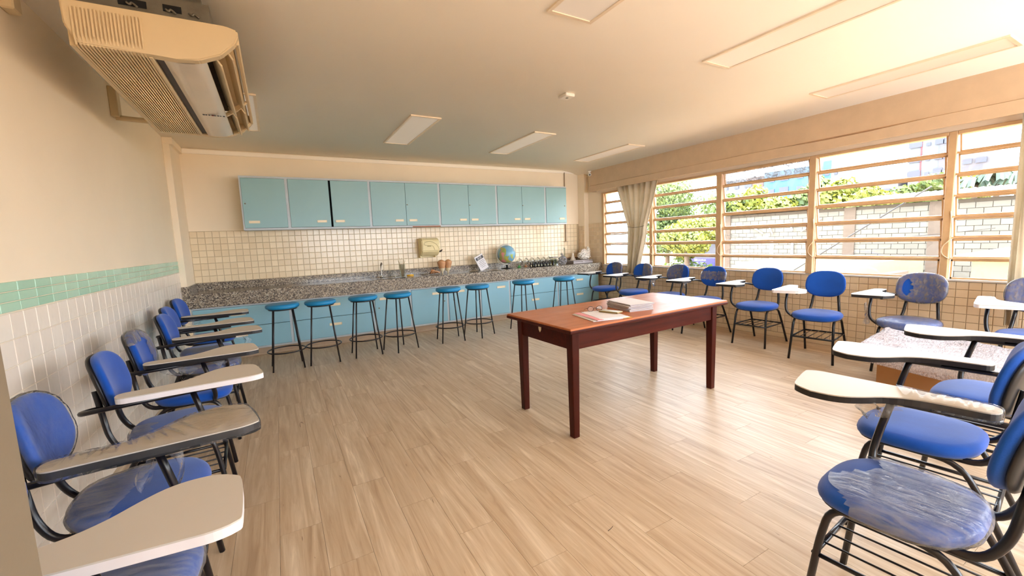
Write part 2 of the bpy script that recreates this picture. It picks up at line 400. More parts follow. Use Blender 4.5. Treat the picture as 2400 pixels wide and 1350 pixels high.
# ------------------------------------------------------------------ tiles
TP = .0785
def tile_proto(name, w_, h_, t_, mat, axis):
    bm = bmesh.new()
    b = .0025
    if axis == 'y':   # on the back wall, facing -Y
        v = [bm.verts.new(p) for p in ((0, 0, 0), (w_, 0, 0), (w_, 0, h_), (0, 0, h_), (b, -t_, b), (w_-b, -t_, b), (w_-b, -t_, h_-b), (b, -t_, h_-b))]
    else:
        s = -1 if axis == '-x' else 1
        v = [bm.verts.new(p) for p in ((0, 0, 0), (0, w_, 0), (0, w_, h_), (0, 0, h_), (s*t_, b, b), (s*t_, w_-b, b), (s*t_, w_-b, h_-b), (s*t_, b, h_-b))]
    for f in ((4, 5, 6, 7), (0, 1, 5, 4), (1, 2, 6, 5), (2, 3, 7, 6), (3, 0, 4, 7)): bm.faces.new([v[i] for i in f])
    return bm
def tiles(parent, cells, w_, h_, mat, axis, limit, visible):
    """cells: list of origins; the ones nearest the camera become parts, the rest one stuff mesh"""
    vis = sorted([c for c in cells if visible(c)], key=lambda c: (Vector(c)-Vector((0, 0, cam_h))).length)
    chosen = vis[:limit]; rest = [c for c in cells if c not in set(chosen)]
    me = mesh('tile', tile_proto('tile', w_, h_, .004, mat, axis), mat)
    for c in chosen:
        o = obj('tile', me, mat, parent, c)
        j = random.uniform(-.006, .006); o.rotation_euler = (j, random.uniform(-.004, .004), 0) if axis == 'y' else (0, j*.8, random.uniform(-.006, .006))
    if rest:
        bm = bmesh.new()
        for c in rest:
            b2 = tile_proto('t', w_, h_, .004, mat, axis); n0 = len(bm.verts); tmp = bpy.data.meshes.new('t'); b2.transform(Matrix.Translation(c)); b2.to_mesh(tmp); b2.free()
            bm.from_mesh(tmp); bpy.data.meshes.remove(tmp)
        me2 = bpy.data.meshes.new('tile_field'); bmesh.ops.recalc_face_normals(bm, faces=bm.faces[:]); bm.to_mesh(me2); bm.free(); me2.materials.append(MT[mat])
        o = obj('tile_field', me2, mat, parent); o['kind'] = 'stuff'
bed = struct('tile_bed_back', boxm(-.932, YB-.001, .84, 5.233, YB+.01, 1.588), 'grout_back'); bed.parent = wb
cells = []
for r in range(8):
    for k in range(int(6.16/TP)):
        cells.append((-.93+k*TP, YB-.001, .935+r*(.0815)))
tiles(wb, cells, TP-.004, .0815-.004, 'tile', 'y', 300, lambda c: True)
bed = struct('tile_bed_right', boxm(XR-.001, YR, .055, XR+.01, 6.39, .795), 'grout'); bed.parent = wr
cells = [(XR-.001, YR+.2+k*.0805, .06+r*.0735) for r in range(10) for k in range(int((6.0-YR-.2)/.0805)+5)]
tiles(wr, cells, .0765, .0695, 'tile_win', '-x', 300, lambda c: .55 < c[1] < 4.5 and c[2] > .05)
# tiles either side of the right corner, up to the level of the back-wall tiles
cells = [(XR-.001, 6.01+k*.0785, .80+r*.0785) for r in range(10) for k in range(5)]
tiles(wr, cells, .0745, .0745, 'tile_win', '-x', 0, lambda c: False)
cells = [(5.232, 6.40+k*.06, .84+r*.0785) for r in range(9) for k in range(3)]
tiles(wr, cells, .056, .0745, 'tile_win', '-x', 0, lambda c: False)
# left wall: mint band of three rows over white tiles
bed = struct('tile_bed_left', boxm(XL-.01, .75, 0, XL+.001, 6.035, 1.23), 'grout_light'); bed.parent = wl
cells = [(XL+.001, .76+k*.155, 1.1045+r*.0425) for r in range(3) for k in range(34)]
tiles(wl, cells, .153, .0395, 'tile_green', 'x', 300, lambda c: c[1] > 2.4)
cells = [(XL+.001, .76+k*.11, 1.1-.11*(r+1)+.001) for r in range(10) for k in range(48)]
tiles(wl, cells, .1085, .1085, 'tile_left', 'x', 300, lambda c: c[1] > 1.6 and c[2] > .1)

# ------------------------------------------------------------------ windows
mull = [(5.94, 6.0), (4.80, 4.862), (3.603, 3.68), (2.469, 2.535), (1.362, 1.417), (.21, .27), (-.95, -.89), (-2.10, -2.04)]
PXo = XR+.03
for i in range(7):
    y1 = mull[i][0]; y0 = mull[i+1][1]
    wn = bpy.data.objects.new('window_%d' % (i+1), None); COL.objects.link(wn); wn['kind'] = 'structure'
    wn.location = (PXo, (y0+y1)/2, ZS)
    hw = (y1-y0)/2; H = ZH-ZS; n = 7; ph = H/n
    ym = mull[i]; a, b = ym[0]-(y0+y1)/2, ym[1]-(y0+y1)/2
    obj('mullion', boxm(-.05, a, 0, .05, b, H, .004), 'win', wn)
    obj('sill_bar', boxm(-.045, -hw, -.012, .045, hw, .006, .003), 'white_metal', wn)
    obj('head_bar', boxm(-.05, -hw, H-.03, .05, hw, H, .004), 'win', wn)
    for k in range(n):
        z0 = k*ph+.006; z1 = (k+1)*ph-.004; fixed = (k == 0)
        open_ = 0 if fixed else .028+.006*random.random()
        if i == 2 and k == 6: open_ = .04
        sash = bmesh.new()
        # sash hinged in its middle: bottom tilts outwards
        if not fixed:
            if k < n-1: pass
        tb = .010
        bx(sash, -.012, -hw+.01, z1-z0-.016, .012, hw-.01, z1-z0); bx(sash, -.012, -hw+.01, 0, .012, hw-.01, .016)
        bx(sash, -.012, -hw+.01, .0, .012, -hw+.022, z1-z0); bx(sash, -.012, hw-.022, 0, .012, hw-.01, z1-z0)
        so = obj('sash', sash, 'win', wn, (0, 0, z0))
        ang = 0 if fixed else -.20
        so.rotation_euler = (0, ang, 0)
        so.location = (-.5*(z1-z0)*math.sin(ang)*1.0 if not fixed else 0, 0, z0)
        gl = obj('pane', boxm(-.002, -hw+.02, .014, .002, hw-.02, z1-z0-.014), 'frosted' if (i == 2 and k == 6) else 'glass', so)
        if not fixed: obj('rail', boxm(-.022, -hw, -.010, .030, hw, .004, .002), 'win', wn, (0, 0, z0))
    if 0 < i < 5:   # opening cord looped at the mullion
        obj('pull_cord', tubem(spline([(-.055, a+.005, .62), (-.058, a-.012, .40), (-.06, a+.035, .31), (-.06, a+.04, .24), (-.055, a-.01, .19), (-.055, a-.03, .21), (-.055, a-.035, .24)], 5), .0035, 5), 'rope', wn)
struct('trim_1', boxm(XR-.012, -2.1, ZS-.012, XR+.10, 6.0, ZS-.002, .002), 'white_metal')
# boxed beam and curtain pelmet over the windows
struct('trim_2', boxm(5.190, YR, 2.262, XR, 6.17, 2.62, .004), 'pelmet')
bm = bmesh.new(); ys = [YR+(6.17-YR)*k/60 for k in range(61)]
def sag(y): return .016*max(0, 1-((y-2.15)/.62)**2) if abs(y-2.15) < .62 else 0
A = [[bm.verts.new((x, y, z-(sag(y) if z > 2.2 else sag(y)*.3))) for (x, z) in ((5.170, 2.153), (5.170, 2.258), (5.186, 2.258), (5.186, 2.153))] for y in ys]
for p, q in zip(A, A[1:]):
    for k in range(4): bm.faces.new((p[k], p[(k+1) % 4], q[(k+1) % 4], q[k]))
bm.faces.new(A[0]); bm.faces.new(A[-1][::-1])
bx(bm, 5.186, 6.155, 2.153, XR-.002, 6.17, 2.258)
pel = tag(obj('curtain_pelmet', bm, 'pelmet'), 'long cream curtain pelmet board running above the louvred windows', 'pelmet')
obj('curtain_rail', tubem([(5.26, YR+.3, 2.225), (5.26, 6.1, 2.225)], .009, 8), 'zinc', pel)

# ------------------------------------------------------------------ curtains
def curtain(name, label, ytop, ymid, ybot, ztop, zmid, zbot, x, folds, amp, tie=True):
    bm = bmesh.new(); NU, NV = folds*10, 40; g = []
    for j in range(NV+1):
        v = j/NV; z = ztop+(zbot-ztop)*v; vm = (ztop-zmid)/(ztop-zbot)
        if v < vm: s = v/vm; e = s**1.15; lo_ = ytop[0]+(ymid[0]-ytop[0])*e; hi_ = ytop[1]+(ymid[1]-ytop[1])*e
        else: s = (v-vm)/(1-vm); e = s*s*(3-2*s); lo_ = ymid[0]+(ybot[0]-ymid[0])*e; hi_ = ymid[1]+(ybot[1]-ymid[1])*e
        row = []
        for i in range(NU+1):
            u = i/NU; y = lo_+(hi_-lo_)*u; ph = u*folds*2*pi+.5*math.sin(v*3+u*5)
            aa = amp*(1-.35*math.sin(pi*min(1, v/vm) if v < vm else pi))
            row.append(bm.verts.new((x+aa*math.sin(ph)+.012*math.sin(u*17+v*2), y+.006*math.cos(ph*1.3), z)))
        g.append(row)
    for a, b in zip(g, g[1:]):
        for i in range(NU): bm.faces.new((a[i], a[i+1], b[i+1], b[i])).smooth = True
    r = thing(name, label, 'curtain')
    obj('drape', bm, 'curtain', r)
    if tie:
        obj('tie_cord', tubem([(x-amp-.012+.004*math.cos(k), ymid[0]+(ymid[1]-ymid[0])*k/8, zmid-.02*math.sin(k/8*pi)) for k in range(9)], .003, 5), 'wire', r)
    return r
curtain('curtain', 'beige curtain tied in at mid-height at the corner end of the windows', (4.60, 5.50), (4.86, 5.23), (5.01, 5.25), 2.235, 1.47, .68, 5.235, 7, .028)
curtain('curtain', 'straight narrow beige curtain hanging behind the desk chair nearest the camera on the window side', (.905, .985), (.90, .983), (.895, .985), 2.235, 1.47, .45, 5.24, 2, .02, tie=False)

# ------------------------------------------------------------------ ceiling lamps
def lamp(x0, y0, x1, y1, label):
    x, y = (x0+x1)/2, (y0+y1)/2; z = ceil_z(x); slope = math.atan2(ceil_z(x1)-ceil_z(x0), x1-x0)
    t_ = thing('ceiling_light', label, 'ceiling light', (x, y, z), 0, 'ceiling light panels'); t_.rotation_euler = (0, -slope, 0)
    w_, h_ = (x1-x0)/2, (y1-y0)/2; bm = bmesh.new()
    for a in ((-w_, -h_, w_, -h_+.022), (-w_, h_-.022, w_, h_), (-w_, -h_+.022, -w_+.022, h_-.022), (w_-.022, -h_+.022, w_, h_-.022)): bx(bm, a[0], a[1], -.012, a[2], a[3], .004)
    obj('frame', bm, 'lamp_frame', t_)
    obj('diffuser', boxm(-w_+.02, -h_+.02, -.007, w_-.02, h_-.02, .003), 'diffuser', t_)
lamp(1.29, 4.23, 1.61, 5.47, 'square-ended grey ceiling light panel between the air conditioner and the centre, near the cabinets')
lamp(2.81, 4.32, 3.12, 5.56, 'middle of the three ceiling light panels near the back wall')
lamp(4.41, 4.40, 4.73, 5.64, 'ceiling light panel nearest the corner of cabinets and windows')
lamp(2.90, .92, 3.22, 2.14, 'long bright ceiling light panel cut off by the top edge of the photo')
lamp(4.53, .94, 4.85, 2.19, 'ceiling light panel nearest the window beam, with one dark edge')
lamp(1.45, .85, 1.77, 2.07, 'ceiling light panel at the top edge, only its corner in the photo')
lamp(-.35, 4.18, -.03, 5.40, 'ceiling light panel half hidden behind the air conditioner')
d = thing('ceiling_sensor', 'small white square detector on the middle of the ceiling', 'detector', (2.40, 3.15, ceil_z(2.4)))
obj('body', boxm(-.05, -.06, -.028, .05, .06, 0, .006), 'white', d); obj('lens', boxm(-.008, -.014, -.030, .012, .008, -.026), 'zinc', d)
d = thing('security_camera', 'tiny white dome security camera under the ceiling in the window corner', 'camera', (5.15, 6.12, ceil_z(5.2)))
obj('mount', lathe([(0, 0), (.03, 0), (.03, -.02), (.012, -.03), (.012, -.045)], 14), 'white', d)
o = obj('camera_body', lathe([(0, -.035), (.02, -.04), (.032, -.06), (.03, -.085), (0, -.1)], 14), 'white', d); obj('lens', lathe([(0, -.062), (.015, -.067), (.016, -.08), (0, -.088)], 10, (-.014, -.02, 0)), 'black', o)

# ------------------------------------------------------------------ air conditioner under the ceiling
ac = thing('air_conditioner', 'cream ceiling-hung air conditioner with ribbed grille along the cream wall', 'air conditioner', (0, 0, 2.25))
Y0, Y1 = 2.62, 4.16
prof = [(-.705, .16), (-.70, .06), (-.665, .004), (-.42, .0), (-.43, .03), (-.66, .035), (-.69, .16)]
bm = bmesh.new(); bx(bm, -.69, Y0+.02, .04, -.40, Y1-.02, .16); obj('body', bm, 'ac_dark', ac)
# end caps: curved outline
def cap(ya, yb):
    pts = [(-.712, .175), (-.708, .07), (-.67, -.004), (-.42, -.008), (-.33, -.012), (-.24, -.004), (-.15, .035), (-.085, .10), (-.068, .14), (-.072, .165), (-.12, .178)]
    bm = bmesh.new(); prism_y(bm, pts, ya, yb); bmesh.ops.bevel(bm, geom=[e for e in bm.edges], offset=.006, segments=2, affect='EDGES'); return bm
obj('end_cap', cap(Y0-.035, Y0+.02), 'ac', ac); obj('end_cap', cap(Y1-.02, Y1+.035), 'ac', ac)
n = 19
for k in range(n):      # louvre ribs wrap from the end cap face on to the underside
    x = -.675+k*(.675-.445)/(n-1)
    bm = bmesh.new(); wd = .0034
    path = [(Y0-.041, .145-.02*math.sin(k)), (Y0-.043, .03), (Y0-.030, -.008), (Y0+.0, -.012), (Y1-.03, -.012), (Y1-.03, .012), (Y0+.02, .012), (Y0-.030, .03), (Y0-.034, .145)]
    path[0] = (Y0-.041, .145)
    a = [bm.verts.new((x-wd, y, z)) for y, z in path]; b = [bm.verts.new((x+wd, y, z)) for y, z in path]
    bm.faces.new(a); bm.faces.new(b[::-1])
    for i in range(len(path)): bm.faces.new((a[i], b[i], b[(i+1) % len(path)], a[(i+1) % len(path)]))
    obj('grille_rib', bm, 'ac', ac)
for yy in (3.0, 3.4, 3.8): obj('grille_bar', boxm(-.69, yy, -.004, -.43, yy+.012, .006), 'ac', ac)
obj('grille_border', boxm(-.706, Y0, -.006, -.683, Y1, .09, .003), 'ac', ac)
obj('grille_border', boxm(-.440, Y0, -.012, -.422, Y1, .02, .003), 'ac', ac)
obj('slot', boxm(-.421, Y0+.02, .002, -.375, Y1-.02, .02), 'ac_dark', ac)
bm = bmesh.new(); P = [(-.385, -.010), (-.33, -.013), (-.27, -.009), (-.215, .008)]
A = [[bm.verts.new((x, y, z)) for y in (Y0+.015, Y1-.01)] for x, z in P]; B = [[bm.verts.new((x, y, z+.006)) for y in (Y0+.015, Y1-.01)] for x, z in P]
for i in range(3):
    bm.faces.new((A[i][0], A[i+1][0], A[i+1][1], A[i][1])).smooth = True; bm.faces.new((B[i][0], B[i][1], B[i+1][1], B[i+1][0]))
for S in (0, 3): bm.faces.new((A[S][0], A[S][1], B[S][1], B[S][0]))
pn = obj('front_panel', bm, 'ac_panel', ac)
bm = bmesh.new(); sx = .0
for k, (w_, m_) in enumerate(((.012, 0), (.008, 0), (.010, 0), (.016, 1), (.010, 0), (.012, 2), (.008, 0), (.012, 0))):
    bx(bm, -.345+k*.016, 3.52, -.0155, -.345+k*.016+w_, 3.535, -.0125)
obj('sticker', bm, 'label', pn)
obj('sticker', boxm(-.297, 3.52, -.0158, -.282, 3.536, -.0125), 'red', pn)
bm = bmesh.new(); bx(bm, -.20, Y0+.02, .10, -.10, Y1-.02, .16); obj('outlet_back', bm, 'ac', ac)
for (ya, yb) in ((Y0+.03, 3.57), (3.62, Y1-.03)):
    for (x, z, a) in ((-.178, .045, .9), (-.125, .082, .9)):
        o = obj('louvre', boxm(-.006, ya, -.045, .003, yb, .040, .002), 'ac', ac, (x, 0, z)); o.rotation_euler = (0, -.55, 0)
for yy in (3.58, Y1-.02): obj('outlet_bar', boxm(-.212, yy, .0, -.075, yy+.022, .012, .002), 'ac', ac).rotation_euler = (0, 0, 0)
for o in [c for c in ac.children if c.name.startswith('outlet_bar')]:
    bm = bmesh.new(); prism_y(bm, [(-.212, .006), (-.15, .045), (-.085, .105), (-.085, .125), (-.16, .075), (-.215, .03)], 0, .02)
    yy = 3.585 if o.name == 'outlet_bar' else Y1-.03; bmesh.ops.recalc_face_normals(bm, faces=bm.faces[:]); bm.to_mesh(o.data); bm.free(); o.location = (0, yy, 0)
obj('outlet_rail', boxm(-.088, Y0, .108, -.070, Y1, .172, .003), 'ac', ac)
bm = bmesh.new(); bx(bm, -.66, Y0-.01, .168, -.18, Y1-.1, .27); bx(bm, -.68, Y0-.02, .165, -.20, Y0+.0, .185)
obj('steel_chassis', bm, 'zinc', ac)
for (x, z, w_) in ((-.52, .20, .10), (-.36, .205, .07)): obj('chassis_slot', boxm(x, Y0-.014, z, x+w_, Y0-.0095, z+.03), 'cab_dark', ac)
for x in (-.47, -.33, -.24): obj('bracket_clip', tubem(spline([(x-.02, Y0-.018, .212), (x-.008, Y0-.022, .203), (x, Y0-.02, .212), (x+.018, Y0-.018, .198)], 4), .005, 6), 'zinc', ac)
for yy in (Y0+.12, Y1-.3): obj('hanger', boxm(-.60, yy, .25, -.22, yy+.05, .365), 'zinc', ac)
d = thing('cable_trunking', 'short cream vertical cable channel on the cream wall beside the air conditioner', 'cable channel', (XL, 2.915, 2.462))
obj('cover', boxm(0, -.04, 0, .05, .04, .16, .006), 'ac', d)
d = thing('pipe_cover', 'cream elbow of refrigerant pipe cover beyond the far end of the air conditioner', 'pipe cover', (XL, 4.36, 2.37))
obj('vertical_channel', boxm(0, -.05, .0, .05, .03, .22, .004), 'ac', d); obj('pipe', tubem([(.02, -.01, .0), (.10, .0, -.002), (.34, .02, -.004)], .02, 10), 'ac', d)

# ------------------------------------------------------------------ wall cabinets
def handle(parent, x, y, z, w_=.12, h_=.032):
    bm = bmesh.new(); e = .006
    bx(bm, x, y-.006, z, x+w_, y-.001, z+e); bx(bm, x, y-.006, z+h_-e, x+w_, y-.001, z+h_); bx(bm, x, y-.006, z, x+e, y-.001, z+h_); bx(bm, x+w_-e, y-.006, z, x+w_, y-.001, z+h_)
    h = obj('handle', bm, 'handle', parent); obj('recess', boxm(x+e, y-.002, z+e, x+w_-e, y+.001, z+h_-e), 'handle', h); return h
def keylock(parent, x, y, z): obj('lock', lathe([(0, 0), (.009, 0), (.009, .006), (.004, .009), (0, .009)], 10), 'lock', parent, (x, y, z), (pi/2, 0, 0))
YC = 6.248; ZB, ZT = 1.576, 2.250
def wall_cabinet(x0, x1, doors, label, lockx=None, strip=None):
    t_ = thing('wall_cabinet', label, 'cabinet', ((x0+x1)/2, YC, ZB), 0, 'wall cabinets over the worktop'); cx = (x0+x1)/2; a, b = x0-cx, x1-cx; H = ZT-ZB; f = .024; D = YB-.001-YC
    bm = bmesh.new()
    bx(bm, a, -.002, 0, b, D, f); bx(bm, a, -.002, H-f, b, D, H); bx(bm, a, -.002, f, a+f*.7, D, H-f); bx(bm, b-f*.7, -.002, f, b, D, H-f)
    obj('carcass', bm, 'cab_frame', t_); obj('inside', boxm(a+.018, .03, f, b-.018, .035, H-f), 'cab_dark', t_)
    for (d0, d1, hx, lk) in doors:
        d = obj('door', boxm(d0-cx, -.012, f+.003, d1-cx, .005, H-f-.003, .002), 'cab_door', t_)
        handle(d, hx-cx, -.012, .085)
        if lk: keylock(d, lk-cx, -.012, .33)
    return t_
X = [-.328, .19, .706, 1.225, 1.733, 2.265, 2.745, 3.262, 3.75, 4.235, 4.696]
X = [-.328+ (4.70+.328)*k/10 for k in range(11)]
X = [-.328, .188, .706, 1.225, 1.737, 2.262, 2.752, 3.258, 3.748, 4.232, 4.696]
g = .018
wall_cabinet(X[0], X[1], [(X[0]+g, X[1]-g, X[0]+.065, X[0]+.045)], 'single-door pale blue wall cabinet at the end farthest from the windows')
wall_cabinet(X[1], X[3], [(X[1]+g, X[2]-.012, X[2]-.185, 0), (X[2]+.014, X[3]-g, X[2]+.045, 0)], 'pale blue wall cabinet with a black gap between its two doors')
t_ = wall_cabinet(X[3], X[5], [(X[3]+g, X[4]-.002, X[4]-.165, 0), (X[4]+.002, X[5]-g, X[4]+.04, X[4]+.02)], 'two-door wall cabinet with a bare brown strip under its right half')
obj('bare_strip', boxm(.08, -.004, -.003, .52, .02, .014), 'brown_wood', t_)
wall_cabinet(X[5], X[7], [(X[5]+g, X[6]-.002, X[6]-.165, 0), (X[6]+.002, X[7]-g, X[6]+.04, X[6]+.02)], 'two-door pale blue wall cabinet above the paper notice')
wall_cabinet(X[7], X[9], [(X[7]+g, X[8]-.002, X[8]-.16, 0), (X[8]+.002, X[9]-g, X[8]+.04, X[8]+.015)], 'two-door pale blue wall cabinet just right of the globe')
wall_cabinet(X[9], X[10], [(X[9]+g, X[10]-.004, X[10]-.165, X[10]-.045)], 'single-door pale blue wall cabinet nearest the windows')
d = thing('conduit', 'thin brown pipe running down the back wall beside the last wall cabinet', 'pipe', (4.905, YB-.02, 1.25))
obj('pipe', tubem([(0, 0, 0), (0, 0, 1.31)], .010, 8), 'plinth', d); obj('flange', lathe([(0, 0), (.045, 0), (.045, .008), (0, .012)], 16), 'plinth', d)

# ------------------------------------------------------------------ worktop and base cabinets
wt = thing('worktop', 'long speckled grey granite worktop with upstand and deep front apron', 'worktop', (0, YF, .837))
Z0 = -.169
o = obj('slab', boxm(-.985, 0, -.03, XR-.002, YB-YF-.002, 0, .003), 'granite', wt)
o = obj('apron', boxm(-.985, -.004, Z0, XR-.002, .026, 0, .003), 'granite', wt)
o = obj('upstand', boxm(-.93, YB-YF-.022, 0, 5.232, YB-YF-.002, .094, .002), 'granite', wt)
bm = bmesh.new(); bx(bm, -.932, .012, 0, -.912, YB-YF-.02, .094); bx(bm, -.985, -.002, 0, -.912, .018, .094)
obj('side_upstand', bm, 'granite', wt)
def base_unit(x0, x1, kind, label, hx=None, lock=None):
    y = 6.045; z0, z1 = .098, .665; cx = (x0+x1)/2; a, b = x0-cx, x1-cx
    t_ = thing('base_cabinet', label, 'cabinet', (cx, y, z0), 0, 'base cabinets under the worktop'); H = z1-z0
    bm = bmesh.new(); f = .016
    bx(bm, a, 0, 0, b, .50, f*1.4); bx(bm, a, 0, H-f, b, .50, H); bx(bm, a, 0, f, a+f, .50, H-f); bx(bm, b-f, 0, f, b, .50, H-f)
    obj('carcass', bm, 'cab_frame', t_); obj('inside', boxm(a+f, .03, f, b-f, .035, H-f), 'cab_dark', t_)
    if kind == 'drawers':
        m = H*.5+.012
        for (za, zb, hz) in ((f*1.4+.003, m-.003, m-.12), (m+.003, H-f-.003, H-.125)):
            d = obj('drawer', boxm(a+f+.001, -.014, za, b-f-.001, .006, zb, .002), 'cab_base', t_)
            handle(d, hx-cx, -.014, hz, .155, .034)
    else:
        d = obj('door', boxm(a+f+.001, -.014, f*1.4+.003, b-f-.001, .006, H-f-.003, .002), 'cab_base', t_)
        handle(d, hx-cx, -.014, H-.115, .155, .034)
        if lock: keylock(d, lock-cx, -.014, .34)
    return t_
base_unit(-.93, .092, 'drawers', 'two-drawer blue base cabinet in the corner behind the desk chairs', -.55)
base_unit(.092, 1.135, 'drawers', 'two-drawer blue base cabinet behind the second and third stools from the cream wall', .54)
base_unit(1.135, 1.66, 'door', 'blue base cabinet door beneath the tap', 1.215, 1.20)
base_unit(1.66, 2.236, 'door', 'blue base cabinet door below the paper towel dispenser', 1.99, 2.18)
base_unit(2.236, 2.79, 'door', 'blue base cabinet door below the paper notice', 2.36, 2.33)
base_unit(2.79, 3.33, 'door', 'blue base cabinet door with its handle at its right, below the globe', 3.09)
base_unit(3.33, 4.316, 'drawers', 'two-drawer blue base cabinet with one black strip at its edge', 3.75)
base_unit(4.316, 5.26, 'drawers', 'two-drawer blue base cabinet nearest the windows', 4.72)
struct('trim_3', boxm(-.98, 6.095, 0, 5.26, 6.50, .098), 'plinth')
struct('trim_4', boxm(-.98, 6.082, 0, 5.26, 6.095, .03, .004), 'plinth')
bm = bmesh.new()
for (xa, xb) in ((1.25, 1.72), ): bx(bm, xa, 6.16, .8372, xb, 6.45, .8385)
snk = thing('sink', 'steel sink basin set in the worktop beneath the small tap', 'sink', (1.42, 6.28, .838))
def basin(parent):
    bm = bmesh.new(); A = []
    for (w_, d_, z) in ((.24, .17, .002), (.22, .15, .003), (.21, .14, -.02)):
        A.append([bm.verts.new((w_*sx, d_*sy, z)) for sx, sy in ((-1, -1), (1, -1), (1, 1), (-1, 1))])
    for p, q in zip(A, A[1:]):
        for k in range(4): bm.faces.new((p[k], p[(k+1) % 4], q[(k+1) % 4], q[k]))
    bm.faces.new(A[-1]); obj('basin', bm, 'steel', parent)
    obj('drain', lathe([(0, -.018), (.03, -.018), (.032, -.016), (.034, -.019)], 14), 'zinc', parent)
basin(snk)
snk2 = dup(snk, (2.98, 6.25, .838), 0, 'steel sink basin in the worktop in front of the paper notice')
tp = thing('tap', 'small curved chrome tap standing at the upstand', 'tap', (1.35, 6.43, .838))
obj('spout', tubem(spline([(0, 0, 0), (0, 0, .15), (0, -.012, .20), (.0, -.05, .225), (0, -.085, .205), (0, -.09, .18)], 5), .009, 8), 'steel', tp)
obj('base', lathe([(0, 0), (.022, 0), (.02, .02), (.01, .03)], 14), 'steel', tp); obj('lever', tubem([(0, 0, .10), (.035, -.01, .115)], .006, 6), 'steel', tp)

# ------------------------------------------------------------------ things on the worktop
WZ = .838
j = thing('brush_jar', 'clear glass jar full of thin wooden brushes beside the tap', 'jar', (1.60, 6.16, WZ))
obj('jar', lathe([(0, .003), (.038, .003), (.04, .01), (.043, .19), (.046, .195), (.043, .196), (.039, .02), (0, .012)], 20), 'jar_glass', j)
for k, (a, r) in enumerate(((0, .02), (.9, .03), (1.8, .035), (2.7, .03), (3.6, .036), (4.4, .028), (5.4, .034))):
    obj('brush', tubem([(r*.5*math.cos(a), r*.5*math.sin(a), .014), (r*1.15*math.cos(a), r*1.15*math.sin(a), .20), (r*1.8*math.cos(a), r*1.8*math.sin(a), .25+.02*(k % 3))], [.004, .004, .002], 5), 'brush', j)
d = obj('nozzle', lathe([(0, 0), (.012, 0), (.012, .012), (.006, .022), (0, .03)], 10, (1.53, 6.33, WZ)), 'white'); tag(d, 'tiny white and black nozzle lying beside the brush jar', 'nozzle')
o = obj('yellow_marker', tubem([(0, 0, 0), (.10, 0, 0)], .012, 10), 'yellow', None, (1.70, 6.30, WZ+.012)); tag(o, 'short yellow stick lying by the brush jar', 'marker')
pd = thing('paper_towel_dispenser', 'cream paper towel dispenser fixed to the tiled wall', 'dispenser', (2.13, YB, 1.10))
bm = bmesh.new(); pts = [(-.006, .03), (-.10, .02), (-.14, .04), (-.205, .10), (-.215, .20), (-.20, .27), (-.15, .305), (-.006, .31)]
a_ = [bm.verts.new((-.145, y, z)) for y, z in pts]; b_ = [bm.verts.new((.145, y, z)) for y, z in pts]; bm.faces.new(a_); bm.faces.new(b_[::-1])
for i in range(len(pts)): bm.faces.new((a_[i], b_[i], b_[(i+1) % len(pts)], a_[(i+1) % len(pts)]))
bmesh.ops.bevel(bm, geom=bm.edges[:], offset=.012, segments=3, affect='EDGES'); obj('cover', bm, 'dispenser', pd)
bm = bmesh.new(); bx(bm, -.145, -.10, 0, -.13, -.006, .04); bx(bm, .10, -.10, .0, .115, -.006, .04); bx(bm, -.13, -.02, 0, .10, -.006, .04); obj('chute', bm, 'dispenser', pd)
obj('groove', tubem(spline([(-.09, -.212, .24), (-.02, -.214, .255), (.07, -.214, .22), (.12, -.216, .16), (.135, -.21, .12)], 5), .0022, 5), 'gold', pd)
obj('groove', tubem(spline([(-.09, -.212, .24), (-.11, -.216, .21), (-.05, -.217, .19), (.03, -.217, .18), (.06, -.215, .12)], 5), .0022, 5), 'gold', pd)
obj('badge', boxm(-.06, -.219, .175, .0, -.214, .185, .002), 'gold', pd)
obj('lever', tubem(spline([(.145, -.12, .12), (.165, -.12, .09), (.20, -.12, .10), (.215, -.12, .115)], 4), [.012]*4+[.014]*5+[.008]*4, 8), 'black', pd)
sh_ = thing('seashell', 'broken brown seashell lying in front of the upstand', 'shell', (2.13, 6.30, WZ))
bm = bmesh.new(); NU, NV = 22, 9; G = []
for i in range(NU+1):
    u = i/NU; ang = u*4.2*pi; R = .048*(1-u*.8); G.append([bm.verts.new(((-.05+u*.15)+R*.35*math.cos(2*pi*k/NV), R*.9*math.cos(ang)*.5+R*math.sin(2*pi*k/NV)*.8, .045*(1-u*.5)+R*.8*math.cos(2*pi*k/NV+.7)*.9)) for k in range(NV)])
for p, q in zip(G, G[1:]):
    for k in range(NV): bm.faces.new((p[k], p[(k+1) % NV], q[(k+1) % NV], q[k])).smooth = True
for v in bm.verts: v.co.z = max(v.co.z, .001)
obj('whorl', bm, 'shell', sh_); obj('lip', tubem(spline([(-.07, -.03, .01), (-.03, -.045, .05), (.03, -.04, .045), (.09, -.02, .012)], 4), [.006]*6+[.012]*3+[.004]*4, 7), 'cone', sh_)
cn = thing('cone_model', 'pair of tan rounded cones with pale ribbed tips, joined at the top', 'model', (2.33, 6.33, WZ))
for (dx, s, lean) in ((-.06, 1., .02), (.055, .92, -.03)):
    prof = []
    for k in range(19):
        u = k/18; z = .22*(1-u); r = .066*math.sin(min(1, (u+.03)*4.5)*pi/2) if u < .22 else .066*(1-.25*min(1, (u-.22)/.33)) if u < .55 else .0495*(1-((u-.55)/.45))+.006
        if u > .55: r += .004*math.sin(u*90)
        prof.append((max(r*s, .002), z))
    prof = [(0, .222)]+prof+[(0, 0)]
    bm = lathe(prof, 18)
    for v in bm.verts: v.co.x += dx+(v.co.z-.22)*(-lean)*4*.5
    b = obj('cone', bm, ['cone', 'cone_tip'], cn)
    for f in b.data.polygons:
        if f.center.z < .085: f.material_index = 1
